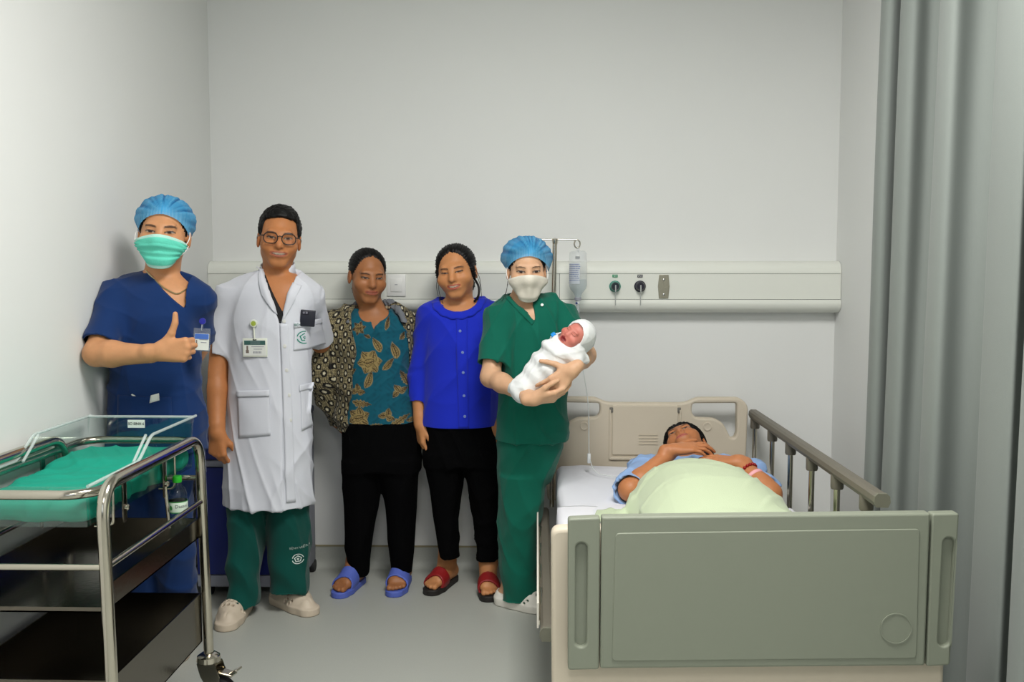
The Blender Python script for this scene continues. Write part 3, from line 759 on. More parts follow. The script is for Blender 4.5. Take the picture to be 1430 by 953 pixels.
# ============================================================== nurse in navy scrubs, thumbs up, by the left wall
def nurse_navy():
    b = A3((-1.3417, 3.34, 0.0)); tone = (198, 142, 100)
    P = thing('person', 'man in navy scrubs, blue cap and teal mask giving a thumbs up', 'person', tuple(b), group=None)
    H = Head((-1.2967, 3.32, 1.5317), rot(13, 4, 5), 1.03, wide=1.0, eye=.0036, brow=1.3)
    rows = [(1.415, -1.3769, -1.2723, 3.36, 0.06, 2.0), (1.3747, -1.4428, -1.2137, 3.35, 0.09, 2.1), (1.3346, -1.4856, -1.1857, 3.34, 0.105, 2.3), (1.2545, -1.4837, -1.1867, 3.33, 0.115, 2.4), (1.1282, -1.4979, -1.1899, 3.33, 0.118, 2.3),
            (1.0012, -1.5071, -1.1855, 3.33, 0.12, 2.2), (0.8735, -1.5112, -1.1733, 3.33, 0.125, 2.2), (0.7171, -1.5208, -1.1755, 3.34, 0.128, 2.2)]
    F = Field(axis(-1.62, .0032, -1.08), axis(2.98, .0032, 3.56), axis(-.006, .005, .12, .016, .62, .012, .86, .008, 1.02, .0033, 1.22, .0075, 1.38, .0031, 1.70))
    F.add(loft(rows, -.030, zlo=.80), 0); F.add(loft(rows, -.013, zlo=1.10), .01); H.build(F); neck(F, H, (-1.3247, 3.36, 1.3645), .054, .060)
    sR, eR, wR = A3((-1.4792, 3.33, 1.3148)), A3((-1.461, 3.135, 1.1356)), A3((-1.2643, 3.1, 1.1369))
    arm(F, sR, eR, wR, (.040, .041, .042, .029))
    hand(F, (-1.2363, 3.09, 1.1472), (1, .02, .06), (0, 1, 0), (0, 0, 1), [(78, 92, 55)] * 4, ((.62, .75, -.12), (.42, .95, 0), (.08, 1, .05)), 1.06, spread=.0)
    sL, eL, wL = A3((-1.1985, 3.36, 1.3141)), A3((-1.2349, 3.45, 1.1393)), A3((-1.324, 3.46, 0.9989))
    arm(F, sL, eL, wL, (.048, .042, .038, .028))
    hand(F, wL, (-.1, .05, -1), (-1, 0, 0), (0, -1, 0), [(20, 25, 15)] * 4, ((.9, .5, .1),) * 3, 1.0)
    for x, k in ((184, -1), (246, 1)):
        cx = b[0] - .045 + k * .062
        F.add(cone((cx, 3.34, .80), (cx, 3.38, .45), .066, .048), .03); F.add(cone((cx, 3.38, .45), (cx, 3.46, .08), .045, .034), .02)
        for pr, kk in foot((cx, 3.46), (k * .10, -1), .022, 1, -k): F.add(pr, kk)
    _, btree = finish('body', F, b, P, SKIN(tone), paint=lambda V: H.paint(V, skin_col(V, tone), tone), tree=True, xmin=-1.504)
    hair(H, b, P, infl=.006, low=-.02, lowb=-.06)
    hair_cap(H, b, P, M_CAP, gather=(0.006, .0), seed=3, front=.058, back=-.050, puff=.020)
    face_mask(H, b, P, ('teal_mask_fabric', (98, 208, 184)), (190, 225, 215), M_LOOP, True, top=-.010, label='pleated teal face mask')
    G = Field(axis(-1.60, .0044, -1.10), axis(3.05, .0044, 3.50), axis(.74, .0052, 1.46))
    G.add(loft(rows, 0, zlo=.775), 0)
    G.add(cone((-1.4212, 3.345, 1.3446), sR, .056, .060), .05); G.add(cone((-1.2316, 3.355, 1.3445), sL, .052, .060), .05)
    G.add(tcone(sR + A3((.01, 0, .02)), sR + (eR - sR) * .86, .060, .062), .035); G.sub(tcone(sR + (eR - sR) * .74, sR + (eR - sR) * 1.2, .049, .050), .003)
    G.add(tcone(sL, sL + (eL - sL) * .88, .060, .062), .03)
    ux, uz = (-1.2846, 1.4249); vx, vz = (-1.2106, 1.2845)
    def vee(X, Y, Z):
        t = np.clip((Z - vz) / (uz - vz), -.3, 1.4); xc = vx + (ux - vx) * np.clip(t, 0, 1.2)
        return np.maximum(np.abs(X - xc) - .074 * t, Y - 3.345)
    G.sub(fn(vee, (-1.5, 3.0, 1.2), (-1.1, 3.36, 1.5)), .003)
    G.sub(cone((-1.3191, 3.35, 1.425), (-1.3247, 3.36, 1.3645), .064, .058), .004)
    o, tr = finish('scrub_top', G, b, P, M_NAVY, lambda V: folds(V, 5, .0055, 26, (1, .6, .35)) + .003 * np.sin(V[:, 2] * 30 + V[:, 0] * 22), tree=True, xmin=-1.506)
    sheet('pocket', tr, ((-1.4345, 0.9858), (-1.248, 0.9791), (-1.2438, 0.7725), (-1.4414, 0.7715)), M_NAVY, o, b, .0015, .003)
    T = Field(axis(-1.60, .007, -1.10), axis(3.15, .007, 3.60), axis(.02, .010, .90))
    T.add(loft([(0.8461, -1.5269, -1.1775, 3.34, 0.115, 2.2), (0.6393, -1.5285, -1.1825, 3.34, 0.12, 2.2)], 0, zlo=.68), 0)
    for cx0, k in ((b[0] - .107, -1), (b[0] + .017, 1)):
        T.add(loft([(.03, cx0 - .062, cx0 + .062, 3.46, .075, 2), (.45, cx0 - .070, cx0 + .075, 3.39, .085, 2), (.80, cx0 - .070, cx0 + .10, 3.34, .11, 2)], 0), .03)
    finish('trousers', T, b, P, M_NAVY, lambda V: folds(V, 8, .006, 22, (1, 1, .25)), xmin=-1.506)
    for k in (-1, 1):
        clog((b[0] - .045 + k * .062, 3.46), (k * .10, -1), b, P, M_RING, -k, [], 'shoe')
    # necklace
    pts = []
    for px_, pz_ in round_path([A3(v).tolist() + [0] for v in ((-1.3542, 1.4102), (-1.3292, 1.3907), (-1.2828, 1.3519), (-1.2329, 1.3254), (-1.2114, 1.3519), (-1.2133, 1.3736))], .03, 4) and [(p_.x, p_.y) for p_ in round_path([A3(v).tolist() + [0] for v in ((-1.3542, 1.4102), (-1.3292, 1.3907), (-1.2828, 1.3519), (-1.2329, 1.3254), (-1.2114, 1.3519), (-1.2133, 1.3736))], .03, 4)]:
        y = onto(btree, px_, pz_, .003)
        if y is not None: pts.append(Vector((px_, y, pz_)) - Vector(b))
    bm = bmesh.new()
    for p_, q_ in zip(pts[:-1], pts[1:]):
        for k in range(3):
            bmesh.ops.create_icosphere(bm, subdivisions=1, radius=.0032, matrix=Matrix.Translation(p_.lerp(q_, k / 3)))
    link('necklace', bm_mesh('necklace', bm, True), mat('gold_silver_chain', (205, 190, 150), .28, 1.0), P, label='thin metal chain necklace')
    # papers in the pocket: things of their own
    for i, (c0, c1, c2, c3, lab) in enumerate((((-1.3828, 0.9884), (-1.3778, 0.9909), (-1.3441, 0.9689), (-1.3468, 0.9616), 'thin white pen in the navy scrubs pocket, left of the folded paper'),
                                               ((-1.3141, 0.9862), (-1.2869, 0.9936), (-1.2851, 0.9692), (-1.3198, 0.9592), 'white folded paper sticking out of the navy scrubs pocket'))):
        o2 = sheet('pen' if i == 0 else 'folded_paper', tr, (c0, c1, c2, c3), M_CARD, None, A3((0, 0, 0)), .0025, .002, 5, 5)
        tag(o2, lab, 'pen' if i == 0 else 'paper')
    # badge
    bx, bz = (-1.1378, 1.1718)
    y = onto(tr, bx - .012, bz, .010, default=3.22)
    badge('white and blue clip-on ID card in a clear sleeve on the navy scrubs', (bx, y, bz), .048, .062, (70, 110, 190), clear=True, rz=.10)
    return P

def badge(label, c, w_, h_, head_rgb, clear=False, rz=0.0, reel=None):
    t = thing('id_badge', label, 'badge', c)
    Mr = Matrix.Rotation(rz, 4, 'Z') @ Matrix.Rotation(rz * .6, 4, 'Y')
    if clear:
        box('sleeve', (-w_ / 2 - .004, -.0012, -h_ / 2 - .004), (w_ / 2 + .004, .0014, h_ / 2 + .012), M_CLEAR, t, .001, M=Mr)
        box('card', (-w_ / 2, -.0022, -h_ / 2), (w_ / 2, -.0012, h_ / 2 - .006), M_CARD, t, M=Mr)
        top = h_ / 2 - .006
    else:
        box('card_holder', (-w_ / 2 - .006, -.001, -h_ / 2 - .006), (w_ / 2 + .006, .004, h_ / 2 + .008), mat('cream_plastic', (222, 226, 212), .4), t, .0018, M=Mr)
        box('card', (-w_ / 2, -.0022, -h_ / 2), (w_ / 2, -.001, h_ / 2), M_CARD, t, M=Mr); top = h_ / 2
    box('header_band', (-w_ / 2 + .001, -.0030, top - h_ * .30), (w_ / 2 - .001, -.0022, top - .001), mat('band_%d_%d_%d' % head_rgb, head_rgb, .5), t, M=Mr, label='coloured band across the top of the card')
    bm = bmesh.new()
    add_box(bm, (-w_ * .42, -.0030, -h_ * .34), (-w_ * .28, -.0022, -h_ * .14), M=Mr); add_box(bm, (-w_ * .39, -.0030, -h_ * .14), (-w_ * .31, -.0022, top - h_ * .36), M=Mr)
    link('photo', bm_mesh('photo', bm), mat('photo_ink', (120, 108, 100), .6), t, label='small portrait on the card')
    bm = bmesh.new()
    for k, (x0, x1) in enumerate(((-.16, .42), (-.06, .34))):
        z = h_ * (.08 - .16 * k); add_box(bm, (w_ * x0, -.0030, z - .0012), (w_ * x1, -.0022, z + .0012), M=Mr)
    if not clear:
        for k in range(9): add_box(bm, (w_ * (-.08 + .045 * k), -.0030, -h_ * .36), (w_ * (-.08 + .045 * k + .02 + .012 * (k % 3 == 0)), -.0022, -h_ * .22), M=Mr)
        for k in range(2): add_box(bm, (-w_ * .2, -.0036, top - h_ * (.10 + .11 * k) - .0014), (w_ * .25, -.0030, top - h_ * (.10 + .11 * k)), M=Mr)
    link('printed_lines', bm_mesh('printed_lines', bm), mat('print_grey', (150, 152, 160), .6), t)
    if reel:
        rx, rz_, rr = reel
        lathe('reel', [(rr * .9, 0), (rr, .003), (rr, .007), (rr * .86, .009), (0, .009)], mat('cream_plastic', (222, 226, 212), .4), t, 24, Matrix.Translation((rx, .004, rz_)) @ Matrix.Rotation(R(90), 4, 'X'))
        lathe('reel_emblem', [(rr * .62, .009), (rr * .62, .0098), (0, .0098)], mat('reel_green', (160, 178, 70), .5), t, 20, Matrix.Translation((rx, .004, rz_)) @ Matrix.Rotation(R(90), 4, 'X'), label='yellow-green disc with a ring')
        tube('strap', [(rx, 0, rz_ - rr), (rx * .7, -.001, (rz_ - rr + h_ / 2) / 2), (0, -.002, h_ / 2 + .003)], .0034, mat('cream_plastic', (222, 226, 212), .4), t, 8)
        box('clip', (-.007, -.004, h_ / 2 + .000), (.007, -.001, h_ / 2 + .004), mat('clip_dark', (90, 92, 88), .4, .6), t)
    else:
        lathe('reel', [(.010, 0), (.011, .003), (.011, .008), (0, .009)], mat('reel_blue', (34, 40, 150), .4), t, 20, Matrix.Translation((.004, .006, h_ / 2 + .036)) @ Matrix.Rotation(R(90), 4, 'X'))
        tube('strap', [(.004, 0, h_ / 2 + .026), (.001, -.001, h_ / 2 + .004)], .003, M_CLEAR, t, 8)
    return t

# ============================================================== doctor in the white coat
def doctor():
    b = A3((-1.0977, 3.86, 0.0)); tone = (186, 122, 76)
    P = thing('person', 'smiling man with glasses and short black hair in a white doctor coat', 'person', tuple(b))
    H = Head((-1.0337, 3.84, 1.5316), rot(16, 5, 2), 1.035, wide=.98, jaw=1.0, eye=.0034, smile=.0060, openm=.0050, nose=1.03, brow=1.3, mw=.032)
    rows = [(1.4142, -1.114, -0.9973, 3.87, 0.065, 2.0), (1.3853, -1.1599, -0.944, 3.865, 0.085, 2.1), (1.3564, -1.2116, -0.9084, 3.86, 0.1, 2.3), (1.3102, -1.2344, -0.8963, 3.855, 0.11, 2.4), (1.2002, -1.2411, -0.9027, 3.85, 0.118, 2.4), (1.0545, -1.2473, -0.9167, 3.85, 0.118, 2.3),
            (0.8786, -1.2572, -0.9224, 3.85, 0.122, 2.2), (0.7015, -1.2701, -0.9194, 3.85, 0.128, 2.2), (0.4454, -1.2819, -0.9176, 3.85, 0.138, 2.2)]
    F = Field(axis(-1.32, .0032, -.72), axis(3.58, .0032, 4.34), axis(-.006, .006, .12, .016, .50, .012, .60, .0034, .80, .0080, 1.41, .0031, 1.68))
    F.add(loft(rows, -.034, zlo=.60), 0); F.add(loft(rows, -.014, zlo=1.10), .01); H.build(F); neck(F, H, (-1.0571, 3.87, 1.3331), .054, .060)
    sR, eR, wR = A3((-1.242, 3.86, 1.3043)), A3((-1.2977, 3.83, 0.9981)), A3((-1.2717, 3.745, 0.767))
    sL, eL, wL = A3((-0.9303, 3.9, 1.3092)), A3((-0.9339, 4.11, 1.0992)), A3((-0.9222, 4.31, 0.9729))
    arm(F, sR, eR, wR, (.046, .045, .043, .030)); arm(F, sL, eL, wL, (.046, .043, .036, .028))
    hand(F, wR, (.02, -.04, -1), (.25, 1, 0), (1, 0, 0), [(42, 62, 40), (46, 62, 40), (50, 62, 40), (54, 62, 40)], ((.75, .6, .35), (.9, .25, .5), (1, 0, .4)), 1.02, spread=.03)
    hand(F, wL, (1, .0, -.1), (0, -1, 0), (0, 0, 1), [(5, 10, 5)] * 4, ((.9, .4, 0),) * 3, .9)
    for cx, cy, ax, ay in (((-1.2178, 3.87, 0.3986)[0], 3.87, -1.22, 3.83), ((-1.0298, 3.88, 0.3973)[0], 3.90, *(-1.0905, 3.9451))):
        F.add(cone((cx, cy, .68), (cx, cy, .42), .058, .048), .03); F.add(cone((cx, cy, .42), (ax, ay, .08), .05, .036), .02)
    fR, fL = (-1.2232, 3.82), (-1.0617, 3.9285); hR, hL = (-.03, -1), (.72, -.55)
    for f_, h_, sd in ((fR, hR, 1), (fL, hL, -1)):
        for pr, kk in foot(f_, h_, .020, .90, sd): F.add(pr, kk)
    finish('body', F, b, P, SKIN(tone), paint=lambda V: H.paint(V, skin_col(V, tone), tone, (156, 84, 66)))
    hair(H, b, P, infl=.0080, cut=((0, -.125, -.020), (.104, .098, .128)), low=.012, lowb=-.045, lift=.007, amp=.0025, short=True, feather=.012, square=.052, label='short black hair with faded sides')
    # glasses
    gm = mat('tortoise_frame', (36, 24, 22), .25); gl = mat('spectacle_lens', (250, 250, 250), .03, trans=1.0, ior=1.02)
    g = None; bm = bmesh.new()
    fr = lambda sx, t: H.p(sx * .0335 + .0255 * math.copysign(abs(math.cos(t)) ** .8, math.cos(t)), -.107 + .010 * abs(sx * .0335 + .0255 * math.cos(t)) / .06, -.002 + .0205 * math.copysign(abs(math.sin(t)) ** .8, math.sin(t))) - b
    for sx in (-1, 1):
        add_tube(bm, [fr(sx, 2 * math.pi * k / 28) for k in range(28)], .0021, 8, True)
        add_tube(bm, [H.p(sx * .059, -.097, .006) - b, H.p(sx * .071, -.085, .006) - b, H.p(sx * .082, -.02, .004) - b, H.p(sx * .083, .012, .006) - b, H.p(sx * .082, .028, -.012) - b], .0021, 8)
    add_tube(bm, [H.p(-.009, -.108, .004) - b, H.p(0, -.110, .007) - b, H.p(.009, -.108, .004) - b], .0021, 8)
    g = link('glasses', bm_mesh('glasses', bm, True, 60), gm, P, label='dark thin-rimmed glasses')
    for sx in (-1, 1):
        me = fast_mesh('lens', np.array([fr(sx, 2 * math.pi * k / 28) for k in range(28)]), [tuple(range(28))]); link('lens', me, gl, g)
    # undershirt seen inside the coat, then the coat
    U = Field(axis(-1.2, .005, -.90), axis(3.70, .005, 3.95), axis(1.10, .005, 1.44))
    U.add(loft(rows, -.007, zlo=1.12, zhi=1.40), 0)
    nx, nz = (-0.9975, 1.257)
    U.sub(fn(lambda X, Y, Z: np.maximum(np.abs(X - nx + .004 - .10 * (Z - nz)) - .62 * (Z - nz + .012), Y - 3.88), (-1.3, 3.6, 1.1), (-.8, 3.9, 1.5)), .004)
    U.sub(cone((-1.0465, 3.86, 1.4431), (-1.0539, 3.87, 1.3505), .066, .060), .004)
    finish('undershirt', U, b, P, mat('black_knit', (16, 16, 20), .8))
    G = Field(axis(-1.30, .0042, -.72), axis(3.64, .0042, 4.22), axis(.44, .0055, 1.46))
    z_hem = 0.4531
    G.add(loft(rows, 0, zlo=z_hem), 0)
    G.add(cone((-1.1548, 3.865, 1.3506), sR, .050, .060), .05); G.add(cone((-0.9762, 3.875, 1.3563), sL, .046, .056), .05)
    cR = A3((-1.2956, 3.838, 1.073)); G.add(tcone(sR + A3((.012, 0, .02)), cR, .063, .062), .035); G.sub(tcone(sR + (cR - sR) * .82, sR + (cR - sR) * 1.2, .052, .053), .003)
    G.add(tcone(sL, sL + (eL - sL) * .95, .056, .060), .03)
    vx, vz = (-1.01, 1.2011); ux, uz = (-1.0249, 1.4369)
    def vee(X, Y, Z):
        t = (Z - vz) / (uz - vz); return np.maximum(np.abs(X - vx - (ux - vx) * t) - .078 * t, Y - 3.872)
    G.sub(fn(vee, (-1.2, 3.5, 1.1), (-.9, 3.88, 1.5)), .003); G.sub(cone((-1.0463, 3.86, 1.4546), (-1.0538, 3.87, 1.3563), .070, .063), .004)
    def dis(V):
        low = sstep(1.0, .6, V[:, 2])
        pl = np.exp(-((V[:, 0] - -1.0091) / .004) ** 2) * (V[:, 1] < 3.85)
        return folds(V, 12, .0048, 24, (1, .8, .22)) * (.45 + .8 * low) - .004 * pl
    o, tr = finish('doctor_coat', G, b, P, M_COAT, dis, tree=True, label='white short-sleeved doctor coat')
    # overlapping front edge, lapels, pockets, buttons
    sheet('placket', tr, ((-1.01, 1.2011), (-0.9789, 1.2012), (-0.9636, 0.4859), (-0.9979, 0.4856)), M_COAT, o, b, .001, .0035, 6, 50)
    for nm, cs in (('lapel', ((-1.1166, 1.4257), (-1.0686, 1.3917), (-1.0044, 1.2074), (-1.0815, 1.3133))), ('lapel', ((-0.9834, 1.3691), (-0.9353, 1.3465), (-0.9513, 1.3021), (-0.9987, 1.2074)))):
        sheet(nm, tr, cs, M_COAT, o, b, .002, .0045, 14, 14, bulge=.005)
    bm = bmesh.new()                                                           # stand collar behind the neck
    pts = []
    for k in range(17):
        a = R(-128 + 256 * k / 16); pts.append((A3((-1.0504, 3.872, 1.4084)) + A3((math.sin(a) * .066, math.cos(a) * .066, -.018 + .034 * math.cos(a * .62))) - b))
    P2 = np.array([[p_ + A3((0, 0, h_)) * 1.0 + (p_ - pts[8]) * 0 for p_ in pts] for h_ in (0, .012, .026)])
    P2[0] = P2[0] + (P2[0] - (A3((-1.0504, 3.872, 1.4084)) - b)) * A3((.10, .10, 0)); P2[0, :, 2] -= .012
    link('collar', gridmesh('collar', P2, .003), M_COAT, o); bm.free()
    for nm, cs in (('pocket', ((-1.1861, 0.9313), (-1.0548, 0.9375), (-1.0526, 0.7591), (-1.1813, 0.747))), ('pocket', ((-0.9432, 0.9508), (-0.9075, 0.953), (-0.9103, 0.7799), (-0.9434, 0.7676))),
                   ('breast_pocket', ((-0.9559, 1.2006), (-0.8924, 1.2081), (-0.8999, 1.0972), (-0.9635, 1.093)))):
        q = sheet(nm, tr, cs, M_COAT, o, b, .0012, .003, 14, 14, bulge=.004)
        if nm == 'breast_pocket': brp = q
        c0, c1 = A3(cs[0]), A3(cs[1]); dn = .022 if nm == 'pocket' else .018
        sheet('pocket_flap', tr, (c0 + A3((-.002, .003)), c1 + A3((.002, .003)), c1 + A3((.002, -dn)), c0 + A3((-.002, -dn))), M_COAT, q, b, .0062, .003, 10, 5, bulge=.003)
    for px_, pz_ in ((-0.993, 1.2102), (-0.992, 1.1116), (-0.9881, 1.0156), (-0.9814, 0.9163), (-0.9775, 0.8166)):
        y = onto(tr, px_, pz_, .0045)
        lathe('button', [(.0072, 0), (.0075, .0018), (.005, .0028), (0, .002)], M_BTN, o, 16, Matrix.Translation(Vector((px_, y, pz_)) - Vector(b)) @ Matrix.Rotation(R(90), 4, 'X'))
    ex, ez = (-0.9228, 1.1441)
    put(on_cloth(emblem(ex, ez, .026), tr, b, .0098), b, 'emblem', M_PRINTG, o, label='green ring emblem with a pentagon')
    tx, tz = (-0.922, 1.1936)
    put(on_cloth(text_mesh('BỆNH VIỆN', .0125, Matrix.Translation((tx, 0, tz)) @ Matrix.Rotation(R(3), 4, 'Y')), tr, b, .0135), b, 'lettering', M_PRINTG, o, label='green lettering on the breast pocket flap')
    # phone in the breast pocket
    hx, hz = (-0.9062, 1.2323); y = min(onto(tr, hx + d_, hz - .01, .007) for d_ in (-.018, 0, .012))
    ph = thing('smartphone', 'black smartphone sticking out of the white coat breast pocket', 'phone', (hx, y, hz))
    Mr = Matrix.Rotation(R(16), 4, 'Z') @ Matrix.Rotation(R(5), 4, 'Y')
    box('case', (-.029, -.005, -.045), (.029, .004, .021), mat('phone_black', (22, 24, 38), .3), ph, .004, 3, Mr)
    box('camera_bump', (-.023, -.0065, .002), (.002, -.005, .016), mat('phone_lens_plate', (40, 40, 52), .2), ph, .002, 2, Mr)
    for k in (-.017, -.006): lathe('camera_lens', [(.0040, 0), (.0042, .0012), (0, .0012)], mat('lens_glass', (120, 120, 130), .1), ph, 14, Mr @ Matrix.Translation((k, -.0063, .009)) @ Matrix.Rotation(R(90), 4, 'X'))
    # badge on a reel
    bx, bz = (-1.1068, 1.1058); y = min(onto(tr, bx, bz, .006), onto(tr, bx, bz + .08, .004))
    badge('white ID badge with a green band hanging from a reel on the white coat', (bx, y, bz), .085, .060, (58, 96, 90), reel=(-.003, .096, .0155))
    T = Field(axis(-1.26, .006, -.80), axis(3.66, .006, 4.05), axis(.02, .009, .70))
    T.add(loft([(0.4885, -1.2695, -0.9424, 3.87, 0.11, 2.2), (0.6402, -1.2569, -0.9434, 3.86, 0.11, 2.2)], 0, zlo=.45), 0)
    z1 = 0.045; z2 = 0.082
    T.add(loft([(z1,) + tuple((0.0412, -1.2659, -1.1331, 3.8, 0.085, 2.1)[1:]), (0.2261, -1.2777, -1.1291, 3.84, 0.095, 2.1), (0.4969, -1.2721, -1.1058, 3.86, 0.11, 2.1)], 0, zlo=z1), .012)
    T.add(loft([(z2,) + tuple((0.0693, -1.1109, -0.9462, 3.87, 0.085, 2.1)[1:]), (0.2455, -1.1163, -0.9368, 3.88, 0.095, 2.1), (0.4931, -1.1115, -0.9387, 3.88, 0.11, 2.1)], 0, zlo=z2), .012)
    for x_, z_, y_ in (((-1.198, 3.8, 0.0418)[0], z1, 3.81), ((-1.027, 3.87, 0.0701)[0], z2, 3.88)):
        T.sub(tcone((x_, y_, z_ - .03), (x_, y_, z_ + .03), .052, .050), .003)
    o2, tr2 = finish('trousers', T, b, P, M_DGREEN, lambda V: folds(V, 31, .008, 20, (1, 1, .3)) + .006 * np.sin(V[:, 2] * 34 + V[:, 0] * 30 + 2 * np.sin(V[:, 1] * 20)) * sstep(.35, .12, V[:, 2]), tree=True)
    ex, ez = (-0.9727, 0.2351); put(on_cloth(emblem(ex, ez, .022), tr2, b, .0015), b, 'emblem', M_PRINTW, o2, label='white ring emblem with a pentagon')
    tx, tz = (-0.9704, 0.2825); put(on_cloth(text_mesh('BỆNH VIỆN', .0125, Matrix.Translation((tx, 0, tz))), tr2, b, .0015), b, 'lettering', M_PRINTW, o2, label='white lettering above the trouser emblem')
    holes = [(.062, l) for l in (-.03, -.015, 0, .015, .03)] + [(.086, l) for l in (-.024, -.008, .008, .024)] + [(.108, l) for l in (-.016, 0, .016)]
    clog(fR, hR, b, P, M_RING, 1, holes, s=1.03, label='beige clog pointing at the camera'); clog(fL, hL, b, P, M_RING, -1, holes, s=1.03, label='beige clog turned to the right')
    return P

# ============================================================== woman in patterned jacket
GOLD = [  # x, z, angle, length, width, kind on the blouse
(-0.7659, 1.1603, 20, 0.0569, 0.0274, 'flower'), (-0.6867, 1.0897, -25, 0.0703, 0.0170, 'leaf'), (-0.6131, 1.0653, -12, 0.0770, 0.0170, 'leaf'), (-0.6383, 1.0066, 45, 0.0737, 0.0132, 'leaf'), (-0.7184, 1.0157, 90, 0.1005, 0.0792, 'flower'), (-0.7223, 0.9415, 25, 0.0837, 0.0170, 'leaf'), (-0.6458, 1.1819, 10, 0.0603, 0.0094, 'leaf'), (-0.7724, 0.8887, 0, 0.0569, 0.0304, 'tri'), (-0.5962, 0.8862, -30, 0.0569, 0.0304, 'tri'), (-0.5772, 0.9451, -20, 0.0737, 0.0132, 'jag'), (-0.7544, 0.8360, 100, 0.0871, 0.0151, 'jag'), (-0.7676, 0.7737, 70, 0.0938, 0.0609, 'flower'), (-0.6467, 0.7804, 20, 0.0603, 0.0335, 'tri'), (-0.5943, 0.7589, 60, 0.1005, 0.0151, 'jag'), (-0.5386, 0.7560, 20, 0.0469, 0.0244, 'tri'), (-0.8292, 1.0339, 0, 0.0536, 0.0132, 'leaf'), (-0.7992, 0.9722, 60, 0.0536, 0.0113, 'leaf'), (-0.5458, 1.0192, 10, 0.0603, 0.0132, 'leaf'), (-0.6874, 0.7398, 90, 0.0670, 0.0113, 'jag'), (-0.7294, 1.1265, -60, 0.0335, 0.0076, 'leaf'), (-0.5817, 1.1268, 30, 0.0402, 0.0094, 'jag'), 
]
def leaf_cols(V, base_rgb, yfront):
    col = np.tile(np.array(lin(*base_rgb)), (len(V), 1)); gold = lin(150, 130, 84); dark = lin(52, 36, 22)
    n = np.sin(V[:, 0] * 160 + 3 * np.sin(V[:, 2] * 70)) * np.sin(V[:, 2] * 140 + 2 * np.sin(V[:, 0] * 60))
    col = mixc(col, lin(8, 60, 78), np.clip(n, 0, 1) * .5)
    front = V[:, 1] < yfront
    def leaf(x, z, ang, L, W, jag=0.0, inner=True):
        nonlocal col
        dx, dz = V[:, 0] - x, V[:, 2] - z; a = dx * math.sin(ang) + dz * math.cos(ang); c = dx * math.cos(ang) - dz * math.sin(ang)
        t = a / L + .5; w = W * np.sin(np.pi * np.clip(t, 0, 1) ** .75) * (1 + jag * np.sin(t * 34)); c = c - .18 * W * np.sin(t * 5)
        m = front * sstep(.0015, -.0015, np.abs(c) - w) * (t > 0) * (t < 1)
        col = mixc(col, gold, m)
        if inner:
            r = front * sstep(.0012, -.0012, np.abs(np.abs(c) - w * .58) - .0016) * (t > .15) * (t < .85); col = mixc(col, dark, r * .9)
            r = front * sstep(.0012, -.0004, np.abs(c) - .0016) * (t > .05) * (t < .95); col = mixc(col, dark, r)
            r = front * m * (np.sin((a - np.abs(c) * 1.2) * 620) > .55) * (np.abs(c) < w * .58); col = mixc(col, dark, r * .7)
    for x, z, ang, L, W, kind in GOLD:
        if kind == 'leaf': leaf(x, z, R(ang), L, W)
        elif kind == 'jag': leaf(x, z, R(ang), L, W, .22)
        elif kind == 'flower':
            for k in range(6): a = R(ang + 60 * k); leaf(x + math.sin(a) * L * .27, z + math.cos(a) * L * .27, a, L * .55, W * .36, 0, True)
            leaf(x, z, R(90), L * .55, W * .35)
        else:
            for k in range(3): a = R(ang + 100 * (k - 1)); leaf(x + math.sin(a) * L * .30, z + math.cos(a) * L * .30, a, L * .66, W * .42, 0, True)
    return col
def ring_cols(V, cx):
    u = V[:, 0] - cx + .5 * (V[:, 1] - 4.1) * np.sign(V[:, 0] - cx); v = V[:, 2]
    col = np.tile(np.array(lin(176, 162, 122)), (len(V), 1)); ink = lin(18, 16, 16)
    st = np.sin((u + v) * 470) * np.sin((u - v) * 470); col = mixc(col, ink, sstep(-.50, -.10, st) * .86)
    pu, pv = .044, .056; row = np.floor(v / (pv / 2)); uu = (u + (row % 2) * pu / 2) % pu - pu / 2; vv = v % (pv / 2) - pv / 4
    d = np.abs(uu) * .55 + np.sqrt(uu ** 2 + vv ** 2) * .7
    col = mixc(col, ink, sstep(.0150, .0128, d)); col = mixc(col, lin(205, 196, 168), sstep(.0062, .0046, d))
    return col
